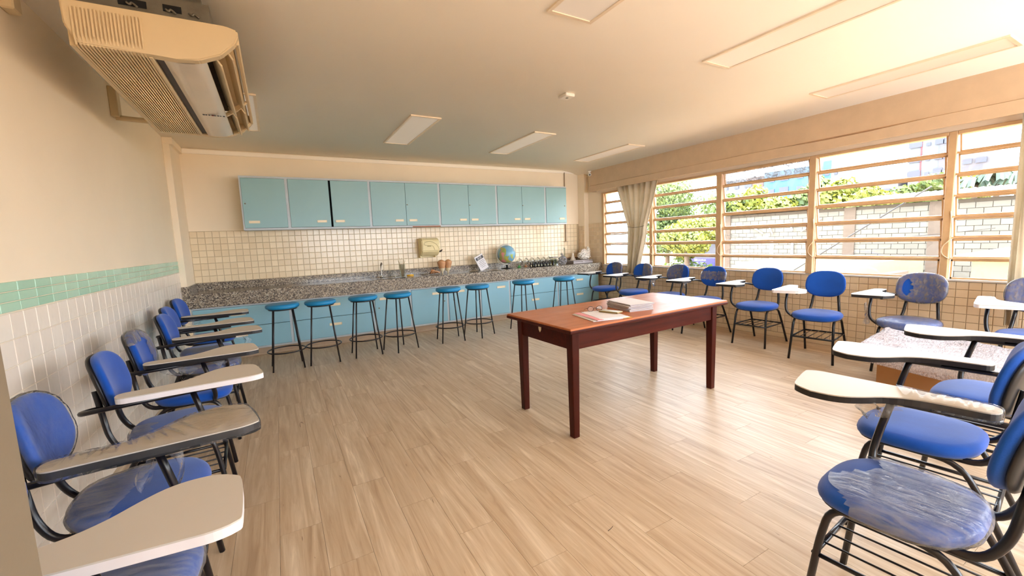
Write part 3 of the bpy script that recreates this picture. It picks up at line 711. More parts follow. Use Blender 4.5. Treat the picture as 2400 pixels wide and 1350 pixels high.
# notice in an acrylic stand: AVISO
nt = thing('notice', 'tilted white paper notice headed AVI leaning over the second sink', 'notice', (3.03, 6.37, WZ), 0)
sheet = obj('sheet', boxm(-.085, -.004, 0, .085, .002, .26, .001), 'paper', nt, (0.02, 0, .015), (-.15, -.42, .12))
obj('holder', boxm(-.088, .003, -.002, .088, .012, .262, .001), 'jar_glass', nt, (0.02, 0, .015), (-.15, -.42, .12))
obj('header', boxm(-.070, -.0052, .185, .080, -.0035, .235), 'label', sheet)
def text(body, size, parent, loc, rot, mat, ext=.0006):
    cu = bpy.data.curves.new('lettering', 'FONT'); cu.body = body; cu.size = size; cu.extrude = ext; cu.align_x = 'CENTER'
    o = bpy.data.objects.new('lettering', cu); COL.objects.link(o); bpy.context.view_layer.update()
    me = bpy.data.meshes.new_from_object(o.evaluated_get(bpy.context.evaluated_depsgraph_get())); bpy.data.objects.remove(o)
    me.materials.clear(); me.materials.append(MT[mat]); q = bpy.data.objects.new('lettering', me); COL.objects.link(q); q.parent = parent; q.location = loc; q.rotation_euler = rot; return q
text('AVI', .058, sheet, (.0, -.0060, .190), (pi/2, 0, 0), 'paper')
bm = bmesh.new()
for k, (a, b) in enumerate(((-.03, .06), (-.05, .07), (-.05, .05), (-.05, .07), (-.04, .04))): bx(bm, a, -.0052, .155-k*.026, b, -.0035, .160-k*.026)
obj('printed_line', bm, 'label', sheet)['kind'] = 'stuff'
obj('foot', tubem([(-.01, 0, .004), (-.01, -.05, .004)], .004, 6), 'steel', nt)
# globe
gb = thing('globe', 'blue world globe with white meridian arc on a black foot', 'globe', (3.46, 6.34, WZ))
obj('foot', lathe([(0, 0), (.10, 0), (.10, .006), (.03, .014), (.018, .02), (.016, .065), (0, .065)], 24), 'black', gb)
arc = [(.172*math.sin(a), 0, .245-.172*math.cos(a)) for a in [(-195+k*9)*pi/180 for k in range(23)]]
bm = bmesh.new(); tube(bm, arc, .010, 8); obj('meridian', bm, 'white', gb, rot=(0, 0, -.5))
s = bmesh.new(); bmesh.ops.create_uvsphere(s, u_segments=32, v_segments=20, radius=.157)
for f in s.faces: f.smooth = True
obj('sphere', s, 'globe', gb, (0, 0, .245), (.2, .35, 1.0))
# row of small clear globes with arcs
mg = thing('mini_globe', '', 'toy globe', (3.74, 6.40, WZ))
obj('foot', lathe([(0, 0), (.035, 0), (.03, .01), (.01, .02), (.01, .04), (0, .04)], 14), 'green', mg)
s = bmesh.new(); bmesh.ops.create_uvsphere(s, u_segments=18, v_segments=12, radius=.05)
for f in s.faces: f.smooth = True
obj('sphere', s, 'jar_glass', mg, (0, 0, .095)); obj('arc', tubem([(.058*math.cos(a), 0, .095+.058*math.sin(a)) for a in [(-70+k*18)*pi/180 for k in range(10)]], .004, 6), 'black', mg)
mg['label'] = 'small clear globe on a bright green foot, first of the row beside the world globe'; mg['group'] = 'small clear globes'
ordn = ['second', 'third', 'fourth', 'fifth', 'sixth']
foot2 = mesh('foot', lathe([(0, 0), (.035, 0), (.03, .01), (.01, .02), (.01, .04), (0, .04)], 14), 'shell')
for k in range(5):
    m2 = dup(mg, (3.90+k*.125, 6.44, WZ), 0, '%s small clear globe with a dark arc, counted from the world globe' % ordn[k])
    for c in m2.children:
        if c.name.startswith('foot'): c.data = foot2
# small black bottles with pale labels
names_b = []
bt = thing('bottle', '', 'bottle', (3.86, 6.20, WZ), 0, 'small black bottles')
obj('body', lathe([(0, 0), (.017, 0), (.018, .004), (.018, .05), (.012, .06), (.009, .066), (.009, .07)], 12), 'black', bt)
obj('cap', lathe([(.0, .068), (.011, .068), (.011, .086), (0, .087)], 12), 'black', bt); obj('label_patch', boxm(-.006, -.0195, .012, .006, -.017, .038), 'bottle_label', bt)
bt['label'] = 'black dropper bottle at the end of the cluster closest to the world globe'
for k in range(13):
    dup(bt, (3.93+.066*(k//2)+.01*random.random(), 6.19+.055*(k % 2), WZ), random.random()*.9, 'black dropper bottle, %s of the %s row counted from the world globe' % (['first', 'second', 'third', 'fourth', 'fifth', 'sixth', 'seventh'][k//2], ['front', 'back'][k % 2]), 'small black bottles')
# clear box with black things
cb_ = thing('clear_box', 'clear plastic box with a dark lid behind the bottles', 'box', (4.47, 6.37, WZ))
bm = bmesh.new(); s_ = .06
for a in ((-s_, -s_, 0, s_, -s_+.002, .13), (-s_, s_-.002, 0, s_, s_, .13), (-s_, -s_, 0, -s_+.002, s_, .13), (s_-.002, -s_, 0, s_, s_, .13)): bx(bm, *a)
obj('body', bm, 'jar_glass', cb_); obj('lid', boxm(-s_-.004, -s_-.004, .13, s_+.004, s_+.004, .145, .003), 'grey_case', cb_); obj('contents', boxm(-.04, -.04, .002, .04, .04, .09, .004), 'leaf_lime', cb_)
# crumpled bags
def crumple(rx, ry, rz, seed, mat, sub=4, amp=.22, squash=True):
    s = bmesh.new(); bmesh.ops.create_icosphere(s, subdivisions=sub, radius=1); rnd = random.Random(seed)
    dirs = [(Vector((rnd.gauss(0, 1), rnd.gauss(0, 1), rnd.gauss(0, 1))).normalized(), rnd.uniform(-1, 1)*amp, rnd.uniform(3, 9)) for _ in range(26)]
    for v in s.verts:
        n_ = v.co.normalized(); d_ = 1+sum(a*math.sin(f*n_.dot(dv)*3) for dv, a, f in dirs)/6
        v.co = Vector((n_.x*rx, n_.y*ry, n_.z*rz))*d_
    z0 = min(v.co.z for v in s.verts)
    for v in s.verts: v.co.z = max(v.co.z-z0*.9, .001)
    return s
sb = thing('plastic_bag', 'small crumpled clear plastic bag beside the clear box', 'bag', (4.60, 6.27, WZ))
obj('film', crumple(.085, .06, .08, 3, 'bag'), 'film_milky', sb); obj('neck', tubem(spline([(0, 0, .12), (.01, 0, .16), (-.03, 0, .20)], 4), [.03, .02, .012, .012, .014, .016, .02, .022, .024], 8), 'film_milky', sb)
gc = thing('measuring_cylinder', 'tall clear measuring cylinder behind the plastic bags', 'cylinder', (4.80, 6.48, WZ))
obj('tube', lathe([(0, .006), (.016, .006), (.017, .29), (.021, .30), (.019, .30), (.015, .29), (.014, .012), (0, .012)], 14), 'jar_glass', gc); obj('foot', lathe([(0, 0), (.035, 0), (.033, .006), (.016, .012)], 14), 'white', gc)
fk = thing('flask', 'white conical wash bottle with bent spout near the window corner', 'flask', (4.97, 6.44, WZ))
obj('body', lathe([(0, 0), (.055, 0), (.058, .01), (.05, .07), (.03, .12), (.018, .15), (.018, .17)], 18), 'white', fk); obj('cap', lathe([(.02, .165), (.02, .185), (.006, .19), (0, .19)], 14), 'white', fk)
obj('spout', tubem(spline([(0, 0, .185), (0, 0, .215), (.02, 0, .24), (.06, 0, .215)], 4), .004, 6), 'white', fk)
gk = thing('grey_case', 'flat grey carrying case lying on the worktop under the white bag', 'case', (4.98, 6.26, WZ), .03)
obj('shell', boxm(-.24, -.12, 0, .24, .12, .04, .012, 3), 'grey_case', gk); obj('lid', boxm(-.235, -.115, .041, .235, .115, .062, .01, 3), 'grey_case', gk); obj('latch', boxm(-.03, -.126, .03, .03, -.118, .045), 'grey_case', gk)
wbg = thing('plastic_bag', 'large white plastic bag with tall knotted ears near the window corner', 'bag', (5.13, 6.30, WZ+.062))
obj('sack', crumple(.135, .09, .08, 11, 'bag'), 'bag', wbg); obj('ear', crumple(.05, .035, .115, 5, 'bag', 3), 'bag', wbg, (.085, -.02, .02)); obj('ear', crumple(.075, .04, .075, 8, 'bag', 3), 'bag', wbg, (.0, 0, .06))
obj('wood_strip', boxm(-.0, -.008, 0, .36, .008, .012, .001), 'brown_wood', None, (4.86, 6.555, .93)); tag(bpy.data.objects['wood_strip'], 'thin brown wooden strip lying along the upstand near the windows', 'wood strip')

# ------------------------------------------------------------------ stools
st = thing('bar_stool', '', 'stool', (0, 5.25, 0), 0, 'black stools with turquoise seats')
SH = .725
obj('cushion', lathe([(0, SH-.052), (.148, SH-.052), (.164, SH-.044), (.170, SH-.028), (.164, SH-.010), (.145, SH-.002), (.09, SH), (0, SH+.001)], 36), 'stool_seat', st)
obj('seat_ring', lathe([(0, SH-.066), (.140, SH-.066), (.146, SH-.060), (.146, SH-.052), (0, SH-.052)], 30), 'stool_metal', st)
for a in (45, 135, 225, 315):
    c_, s_ = math.cos(a*pi/180), math.sin(a*pi/180)
    obj('leg', tubem([(c_*.132, s_*.132, SH-.06), (c_*.218, s_*.218, 0)], .0085, 8), 'stool_metal', st)
R_ = .132+(.218-.132)*(SH-.06-.20)/(SH-.06)
obj('foot_ring', tubem([((R_-.004)*math.cos(k*2*pi/40), (R_-.004)*math.sin(k*2*pi/40), .20) for k in range(40)], .0075, 8, closed=True), 'stool_metal', st)
spots = [((.007, 5.25), 2, 'turquoise stool nearest the cream wall, first of the row'), ((.392, 5.26), -4, 'second turquoise stool from the cream wall'), ((.868, 5.28), 0, 'third turquoise stool from the cream wall'),
    ((1.28, 5.25), 22, 'fourth turquoise stool from the cream wall, touching the third'), ((1.975, 5.30), -6, 'fifth turquoise stool from the cream wall, below the dispenser'), ((2.41, 5.31), 30, 'sixth turquoise stool from the cream wall, below the notice'),
    ((3.17, 5.32), 26, 'seventh turquoise stool, behind the near end of the table'), ((3.87, 5.26), 28, 'turquoise stool nearest the windows, last of the row')]
for k, ((x, y), a, lb) in enumerate(spots):
    if k == 0: st.location = (x, y, 0); st.rotation_euler = (0, 0, a*pi/180); st['label'] = lb
    else: dup(st, (x, y, 0), a*pi/180, lb)

# ------------------------------------------------------------------ teacher's table
tx, ty, ta, tl, tw, tz = 1.544, 2.040, .0412, 1.675, .764, .757
tb = thing('table', 'dark reddish brown wooden table with a worn lighter top, alone in the room', 'table', (tx, ty, 0), ta)
obj('tabletop', boxm(0, 0, tz-.028, tl, tw, tz, .005, 2), ['table_top'], tb)
obj('top_edge', boxm(-.004, -.004, tz-.034, tl+.004, tw+.004, tz-.012, .006, 2), 'table_rail', tb)
L = .062; m = .055
for (x, y) in ((m, m), (tl-m-L, m), (m, tw-m-L), (tl-m-L, tw-m-L)):
    bm = bmesh.new(); cx, cy_ = x+L/2, y+L/2
    for za, zb, wa, wb_ in ((0, tz-.034, .024, .031),):
        A = [bm.verts.new((cx+sx*wa, cy_+sy*wa, za)) for sx, sy in ((-1, -1), (1, -1), (1, 1), (-1, 1))]; B = [bm.verts.new((cx+sx*wb_, cy_+sy*wb_, zb)) for sx, sy in ((-1, -1), (1, -1), (1, 1), (-1, 1))]
        bm.faces.new(A[::-1]); bm.faces.new(B)
        for k in range(4): bm.faces.new((A[k], A[(k+1) % 4], B[(k+1) % 4], B[k]))
    bmesh.ops.bevel(bm, geom=bm.edges[:], offset=.003, segments=1, affect='EDGES'); obj('leg', bm, 'table_wood', tb)
ah = .125
obj('apron', boxm(m+L, m+.012, tz-.034-ah, tl-m-L, m+.034, tz-.034), 'table_rail', tb); obj('apron', boxm(m+L, tw-m-.034, tz-.034-ah, tl-m-L, tw-m-.012, tz-.034), 'table_rail', tb)
ap = obj('apron', boxm(m+.012, m+L, tz-.034-ah, m+.034, tw-m-L, tz-.034), 'table_rail', tb); obj('apron', boxm(tl-m-.034, m+L, tz-.034-ah, tl-m-.012, tw-m-L, tz-.034), 'table_rail', tb)
bm = bmesh.new(); prism(bm, [(-.016, .016), (.016, .016), (.014, -.004), (0, -.022), (-.014, -.004)], 0, .003)
obj('keyhole_plate', bm, 'handle', ap, (m+.0105, .42, tz-.075), (pi/2, 0, -pi/2))
TZ = tz+.0008
def sheetbox(name, cx, cy_, w_, d_, h_, rz, mat, z=TZ, parent=None, bev=.0008): return obj(name, boxm(-w_/2, -d_/2, 0, w_/2, d_/2, h_, bev), mat, parent, (cx, cy_, z), (0, 0, rz))
fo = thing('folder', 'white paper folder with a pink band lying flat on the table', 'folder', (1.955, 2.255, TZ), -.18)
obj('sheet', boxm(-.13, -.155, 0, .13, .155, .004), 'paper', fo); obj('sheet', boxm(-.115, -.16, .0045, .15, .150, .008), 'paper', fo, rot=(0, 0, .06))
obj('pink_band', boxm(-.108, -.168, .0085, -.062, .158, .0105), 'pink', fo, rot=(0, 0, .02)); obj('sheet', boxm(-.06, -.14, .0085, .155, .155, .0115), 'paper', fo, rot=(0, 0, -.05))
obj('orange_tab', boxm(.10, -.165, .003, .17, -.14, .004), 'yellow', fo)

rnd = random.Random(4); zz = TZ
for k in range(7):
    h_ = .0075; o = thing('notebook', ['lowest', 'second from the bottom', 'third from the bottom', 'fourth from the bottom', 'fifth from the bottom', 'second from the top', 'topmost'][k]+' notebook of the white stack on the table', 'notebook', (2.37+rnd.uniform(-.010, .010), 2.37+rnd.uniform(-.012, .012), zz), -.14+rnd.uniform(-.07, .07), 'stacked notebooks')
    obj('pages', boxm(-.105, -.145, .001, .105, .145, h_-.001), 'paper_edge', o); obj('cover', boxm(-.108, -.148, h_-.0012, .108, .148, h_-.0002), 'paper', o); obj('back_cover', boxm(-.108, -.148, 0, .108, .148, .001), 'paper', o); zz += h_
ph_ = thing('phone', 'phone in a gold-coloured case lying on the folder', 'phone', (2.085, 2.27, TZ+.0125), .28)
obj('case', boxm(-.038, -.078, 0, .038, .078, .011, .004, 2), 'gold', ph_); obj('rim', boxm(-.039, -.079, .004, .039, .079, .007, .002), 'brown_wood', ph_)
gl = thing('eyeglasses', 'round black-rimmed eyeglasses folded on the folder', 'glasses', (2.035, 2.385, TZ+.030), -.35)
for s_ in (-1, 1):
    r_ = obj('rim', tubem([(s_*.033+.023*math.cos(a*pi/12), 0, .019*math.sin(a*pi/12)) for a in range(24)], .0018, 6, closed=True), 'black', gl)
    bm = bmesh.new(); bm.faces.new([bm.verts.new((s_*.033+.022*math.cos(a*pi/8), 0, .018*math.sin(a*pi/8))) for a in range(16)]); obj('lens', bm, 'jar_glass', r_)
    obj('temple', tubem(spline([(s_*.056, 0, .004), (s_*.058, .05, -.006), (s_*.05, .10, -.018)], 3), .0016, 5), 'black', gl)
obj('bridge', tubem(spline([(-.010, 0, .003), (0, 0, .007), (.010, 0, .003)], 3), .0018, 5), 'black', gl)
kr = thing('keyring', 'keys on a pale pink tassel beside the notebook stack', 'keyring', (2.545, 2.47, TZ), .3)
obj('tassel', tubem(spline([(0, .06, .006), (.01, .02, .010), (.0, -.03, .010), (.01, -.07, .010)], 4), [.004]*7+[.009]*3+[.013]*3, 8), 'pink', kr); obj('key', boxm(-.02, -.10, .001, .005, -.065, .004, .001), 'steel', kr)

# ------------------------------------------------------------------ desk chairs
def superel(a, b, n=2.6, N=40):
    out = []
    for k in range(N):
        t = 2*pi*k/N; c_, s_ = math.cos(t), math.sin(t)
        out.append((math.copysign(abs(c_)**(2/n), c_)*a, math.copysign(abs(s_)**(2/n), s_)*b))
    return out
def pad(a, b, th, n=2.6, dome=.006, N=40, shapef=None):
    """cushion lying in XY, underside at z=0, top at th"""
    prof = [(.0, 0), (.90, 0), (.955, .10*th), (.99, .3*th), (1.0, .5*th), (.985, .72*th), (.94, .90*th), (.86, th), (.6, th+dome*.7), (.3, th+dome), (.0, th+dome)]
    bm = bmesh.new(); rings = []
    base = superel(a, b, n, N)
    for s, z in prof:
        if s == 0: rings.append([bm.verts.new((0, 0, z))])
        else: rings.append([bm.verts.new((x*s if s > .5 else x*s, y*s, z)) for x, y in base])
    for p, q in zip(rings, rings[1:]):
        for k in range(N):
            k2 = (k+1) % N
            f = (p[0], q[k], q[k2]) if len(p) == 1 else (p[k], p[k2], q[0]) if len(q) == 1 else (p[k], p[k2], q[k2], q[k])
            bm.faces.new(f).smooth = True
    if shapef:
        for v in bm.verts: v.co = shapef(v.co)
    return bm
def seat_shape(co):
    x, y, z = co; z2 = z+.014*(abs(y)/.2)**2*0 - .018*max(0, (x-.06)/.14)**2+.010*max(0, (-x-.05)/.14)**2
    return Vector((x, y*(1-.05*(-x/.2)), z2))
BT = .215; BX, BZ = -.262, .738
backM = Matrix.Translation((BX, 0, BZ)) @ Matrix.Rotation(pi/2-BT, 4, 'Y')
def back_shape(co):    # cushion normal +X, height along Z, sides curve forwards
    x, y, z = co; return Vector((x, y*(1+.04*(x/.135)), z+.030*(y/.17)**2))
def in_back(bm): bm.transform(backM); return bm
tabpts = [(.270, -.036), (.318, -.060), (.345, -.10), (.372, -.26), (.366, -.292), (.325, -.309), (.27, -.311), (.14, -.312), (.0, -.312), (-.10, -.312), (-.150, -.308), (-.172, -.285), (-.174, -.245), (-.155, -.222), (-.10, -.216), (-.02, -.208), (.04, -.188), (.09, -.15), (.13, -.10), (.17, -.060), (.215, -.040)]
ts = spline([(*p, 0) for p in tabpts+[tabpts[0]]], 3)[:-1]; ts = [(p.x, p.y) for p in ts]
TT = .721
def tab_mesh(z0, z1, grow=0):
    bm = bmesh.new(); cx = sum(p[0] for p in ts)/len(ts); cy_ = -.22
    pts = ts
    prism(bm, pts, z0, z1); return bm
CM = {}
CM['seat'] = mesh('seat', pad(.196, .206, .056, 2.7, .006, shapef=lambda c_: seat_shape(c_)), 'fabric')
CM['seat_pan'] = mesh('seat_pan', pad(.186, .198, .014, 2.7, 0, shapef=lambda c_: seat_shape(c_)), 'black_plastic')
CM['backrest'] = mesh('backrest', in_back(pad(.137, .172, .034, 2.6, .004, shapef=back_shape)), 'fabric')
CM['back_shell'] = mesh('back_shell', in_back(pad(.134, .169, .020, 2.6, 0, shapef=lambda c_: back_shape(Vector((c_[0], c_[1], c_[2]-.018))))), 'black_plastic')
CM['top'] = mesh('tablet', tab_mesh(TT-.004, TT), 'tab_top')
CM['band_b'] = mesh('edge_band', tab_mesh(TT-.026, TT-.004), 'black_plastic'); CM['band_w'] = mesh('edge_band', tab_mesh(TT-.026, TT-.004), 'tab_white_edge')
RZ = .418; r_ = .0115
for s, nm in ((-1, 'a'), (1, 'b')):
    CM['front_leg'+nm] = mesh('leg', tubem(fillet([(.185, s*.185, 0), (.150, s*.170, .30), (.125, s*.165, RZ), (.0, s*.160, RZ)], .06), r_), 'black_metal')
    CM['rear_leg'+nm] = mesh('leg', tubem(fillet([(-.335, s*.185, 0), (-.215, s*.168, .28), (-.14, s*.163, RZ), (.0, s*.160, RZ)], .07), r_), 'black_metal')
    CM['support'+nm] = mesh('back_support', tubem(fillet([(.02, s*.135, RZ+.004), (-.20, s*.135, RZ+.004), (-.245, s*.12, .50), (-.275, s*.095, .72)], .07), .0125), 'black_metal')
bm = bmesh.new(); tube(bm, [(.0, -.16, RZ), (.0, .16, RZ)], .009, 6); tube(bm, [(.10, -.16, RZ), (.10, .16, RZ)], .009, 6); tube(bm, [(-.10, -.16, RZ), (-.10, .16, RZ)], .009, 6); CM['cross'] = mesh('cross_bar', bm, 'black_metal')
CM['arm'] = mesh('arm_tube', tubem(fillet([(-.262, -.105, .640), (-.300, -.15, .648), (-.30, -.235, .662), (-.245, -.272, .675), (.20, -.235, .683)], .05), .0105), 'black_metal')
CM['post'] = mesh('arm_post', tubem(fillet([(.085, -.245, .684), (.115, -.250, .56), (.130, -.235, .47), (.11, -.165, RZ)], .05), .0125), 'black_metal')
bm = bmesh.new(); prism(bm, [(-.02, -.285), (.20, -.27), (.20, -.20), (-.02, -.215)], .684, .695); CM['knob'] = mesh('tablet_knob', lathe([(0, -.012), (.009, -.010), (.012, -.003), (.012, .004), (0, .004)], 10, (.285, -.105, .693)), 'black_plastic'); CM['plate'] = mesh('tablet_bracket', bm, 'black_metal')
bm = bmesh.new(); tube(bm, [(.163, -.175, .235), (.163, .175, .235)], .009, 7); tube(bm, [(-.235, -.172, .235), (-.235, .172, .235)], .009, 7)
for s in (-1, 1): tube(bm, [(.163, s*.173, .235), (-.235, s*.172, .235)], .008, 6)
CM['rack'] = mesh('book_rack', bm, 'black_metal')
CM['rod'] = mesh('rod', tubem([(.163, 0, .240), (-.235, 0, .240)], .0038, 6), 'black_metal')
# film wraps: an offset shell over part of a cushion
def shell_from(bm, keep, off, seed, wob=.006):
    rnd = random.Random(seed); ks = [(rnd.uniform(14, 60), rnd.uniform(14, 60), rnd.uniform(14, 60), rnd.uniform(0, 6)) for _ in range(5)]
    bmesh.ops.subdivide_edges(bm, edges=bm.edges[:], cuts=1, use_grid_fill=True); bmesh.ops.recalc_face_normals(bm, faces=bm.faces[:]); bm.normal_update()
    for v in bm.verts:
        w_ = sum(abs(math.sin(a*v.co.x+b*v.co.y+c_*v.co.z+p)) for a, b, c_, p in ks)/5
        v.co += v.normal*(off+wob*w_)
    bad = [f for f in bm.faces if not keep(f.calc_center_median())]; bmesh.ops.delete(bm, geom=bad, context='FACES')
    for f in bm.faces: f.smooth = True
    return bm
def seat_wrap(keep, seed, mat): return mesh('plastic_wrap', shell_from(pad(.196, .206, .057, 2.7, .006, shapef=seat_shape), keep, .003, seed), mat)
def back_wrap(keep, seed, mat): return mesh('plastic_wrap', in_back(shell_from(pad(.137, .172, .040, 2.6, .004, shapef=lambda c_: back_shape(Vector((c_[0], c_[1], c_[2]-.006)))), keep, .003, seed)), mat)
def tab_wrap(keep, seed):
    bm = tab_mesh(TT-.030, TT+.0015); bmesh.ops.triangulate(bm, faces=bm.faces[:]); bmesh.ops.subdivide_edges(bm, edges=bm.edges[:], cuts=2)
    return mesh('plastic_wrap', shell_from(bm, keep, .002, seed, .004), 'film_clear')
def rag(seed, w_, h_, n_=9, swirl=.02):
    """a hanging torn strip of film"""
    rnd = random.Random(seed); bm = bmesh.new(); G = []
    p = [rnd.uniform(0, 6) for _ in range(6)]
    for j in range(n_+1):
        v = j/n_; ww = w_*(1-.75*v)*(.8+.4*math.sin(p[0]+v*7))
        G.append([bm.verts.new(((u-.5)*ww+swirl*math.sin(p[1]+v*4), swirl*1.2*math.sin(p[2]+u*5+v*6)*(v+.2), -h_*v+.01*math.sin(p[3]+u*9))) for u in (0, .2, .4, .6, .8, 1)])
    for a, b in zip(G, G[1:]):
        for k in range(5): bm.faces.new((a[k], a[k+1], b[k+1], b[k])).smooth = True
    return bm
def chair(name, label, x, y, deg, white_edge=False, extras=()):
    t_ = thing(name, label, 'chair', (x, y, 0), deg*pi/180, 'blue desk chairs with writing tablets')
    se = obj('seat', CM['seat'], None, t_, (0, 0, .4215)); obj('seat_pan', CM['seat_pan'], None, se, (0, 0, -.0045))
    ba = obj('backrest', CM['backrest'], None, t_); obj('back_shell', CM['back_shell'], None, ba)
    tb_ = obj('tablet', CM['top'], None, t_); obj('edge_band', CM['band_w' if white_edge else 'band_b'], None, tb_); obj('tablet_bracket', CM['plate'], None, tb_)
    for q in 'ab':
        obj('leg', CM['front_leg'+q], None, t_); obj('leg', CM['rear_leg'+q], None, t_); obj('back_support', CM['support'+q], None, t_)
    obj('cross_bar', CM['cross'], None, t_); obj('arm_tube', CM['arm'], None, t_); obj('arm_post', CM['post'], None, t_)
    rk = obj('book_rack', CM['rack'], None, t_)
    for yy in (-.10, -.035, .035, .10): obj('rod', CM['rod'], None, rk, (0, yy, 0))
    obj('tablet_knob', CM['knob'], None, tb_)
    for e in extras:
        if e[0] == 'seat': obj('plastic_wrap', seat_wrap(e[1], e[2], e[3] if len(e) > 3 else 'film'), None, se)
        if e[0] == 'back': obj('plastic_wrap', back_wrap(e[1], e[2], e[3] if len(e) > 3 else 'film'), None, ba)
        if e[0] == 'tab': obj('plastic_wrap', tab_wrap(e[1], e[2]), None, tb_)
        if e[0] == 'rag': obj('torn_film', rag(e[4], e[2], e[3]), 'film', t_, e[1], (0, 0, e[5] if len(e) > 5 else 0))
    return t_
allf = lambda c_: True
# in the row by the cream wall (facing into the room), nearest first
chair('desk_chair', 'desk chair nearest the camera by the cream wall, white-edged tablet, film on the seat', -.465, 1.40, -6, True, (('seat', lambda c_: c_.y < .16, 1, 'film'), ('rag', (.20, -.08, .47), .10, .05, 2)))
chair('desk_chair', 'desk chair second from the camera by the cream wall, film over backrest and tablet', -.499, 1.947, 4, False, (('back', allf, 3, 'film_clear'), ('tab', allf, 4), ('seat', lambda c_: c_.x < -.02+.25*c_.y, 5, 'film'), ('rag', (.05, -.20, .69), .10, .14, 7), ('rag', (.12, -.22, .69), .05, .16, 8)))
chair('desk_chair', 'desk chair third from the camera by the cream wall, bare blue backrest, white-edged tablet', -.497, 2.62, 3, True, (('seat', lambda c_: c_.x < -.10 and c_.y < 0, 9, 'film'),))
chair('desk_chair', 'desk chair fourth from the camera by the cream wall, film around its backrest edge', -.524, 3.232, .6, False, (('back', lambda c_: c_.x < -.07 or c_.y > .08, 10, 'film_milky'), ('rag', (-.02, -.25, .70), .30, .07, 11), ('rag', (.15, -.22, .70), .16, .06, 12)))
chair('desk_chair', 'desk chair fifth from the camera by the cream wall, backrest overlapping the next', -.526, 3.971, 1, False, (('seat', allf, 13, 'film_milky'), ('rag', (.25, -.2, .70), .14, .09, 14)))
chair('desk_chair', 'desk chair sixth from the camera by the cream wall', -.599, 4.50, 1, False, (('seat', lambda c_: c_.y < 0, 15, 'film'),))
chair('desk_chair', 'desk chair by the cream wall nearest the granite worktop', -.647, 5.20, -4, False, (('rag', (-.05, -.27, .70), .26, .09, 16),))
# in the row under the windows, from the worktop towards the camera
chair('desk_chair', 'window-side desk chair nearest the worktop, grey film on half its backrest', 4.823, 5.37, 185, False, (('back', lambda c_: c_.y > -.03+.3*c_.x, 20, 'film_milky'),))
chair('desk_chair', 'window-side desk chair second from the worktop, film on one side of its backrest', 4.795, 4.70, 185, False, (('back', lambda c_: c_.y > .0 or c_.x > .06, 21, 'film_milky'), ('rag', (.1, -.25, .70), .10, .08, 22)))
chair('desk_chair', 'window-side desk chair third from the worktop, crumpled film hanging under its tablet', 4.832, 4.06, 186, False, (('back', lambda c_: c_.y < .08, 23, 'film_milky'), ('rag', (.1, -.2, .70), .22, .10, 24), ('rag', (.2, -.1, .70), .14, .10, 25)))
chair('desk_chair', 'window-side desk chair with a band of yellowish film across its backrest', 4.787, 3.475, 183, False, (('back', lambda c_: -.06 < c_.x < .05, 26, 'film_milky'), ('rag', (.1, -.2, .70), .10, .10, 27)))
chair('desk_chair', 'window-side desk chair with plain dark blue backrest beyond the table, black-edged tablet', 4.835, 2.80, 184, False)
chair('desk_chair', 'window-side desk chair with short white-edged tablet turned towards the camera', 4.715, 2.12, 190, True)
chair('desk_chair', 'window-side desk chair behind the wrapped parcel, grey film over the whole backrest', 4.84, 1.455, 180, False, (('back', lambda c_: not ((c_.y+.095)**2/.0012+(c_.x)**2/.006 < 1), 28, 'film_milky'), ('seat', allf, 29, 'film'), ('rag', (.12, -.27, .62), .06, .20, 30)))
chair('desk_chair', 'window-side desk chair in front of the straight curtain, white-edged tablet', 4.84, .74, 190, True, (('back', lambda c_: c_.x < -.02 or c_.y < -.02, 31, 'film_milky'),))
# in the near row with their backs out of the picture
chair('desk_chair', 'near-row desk chair closest to the windows, film gathered at the back of its seat', 3.037, .60, 95, False, (('seat', lambda c_: c_.x < -.05, 32, 'film'),))
chair('desk_chair', 'middle desk chair of the near row, uncovered blue seat, all-bare tablet', 2.318, .64, 97, False)
chair('desk_chair', 'desk chair closest to the camera in the near row, shiny film over its seat', 1.675, .50, 95, False, (('seat', lambda c_: c_.x < .115+.05*math.sin(c_.y*20), 33, 'film'), ('tab', lambda c_: c_.x < .06, 34), ('rag', (.10, -.13, .70), .14, .05, 35)))

# ------------------------------------------------------------------ carton and wrapped parcel
cb2 = thing('cardboard_box', 'open brown cardboard carton on the floor under the wrapped parcel', 'box', (4.33, 1.06, 0), .0)
bm = bmesh.new()
for a in ((-.28, -.33, 0, .28, -.326, .29), (-.28, .326, 0, .28, .33, .29), (-.28, -.326, 0, -.276, .326, .29), (.276, -.326, 0, .28, .326, .29), (-.28, -.33, 0, .28, .33, .004)): bx(bm, *a)
obj('walls', bm, 'cardboard', cb2); obj('flap', boxm(-.28, -.30, .288, -.05, .30, .292), 'cardboard', cb2); obj('flap', boxm(.05, -.30, .288, .28, .30, .292), 'cardboard', cb2)
wp = thing('wrapped_parcel', 'white bubble-wrapped flat parcel piled on the cardboard carton', 'parcel', (0, 0, .293))
quad = [Vector((3.63, .60, 0)), Vector((4.60, .66, 0)), Vector((4.56, 1.55, 0)), Vector((3.86, 1.50, 0))]
NX, NY = 70, 60; bm = bmesh.new(); G = []; rnd = random.Random(5)
ws = [(rnd.uniform(-14, 14), rnd.uniform(-14, 14), rnd.uniform(0, 6), rnd.uniform(.3, 1)) for _ in range(14)]
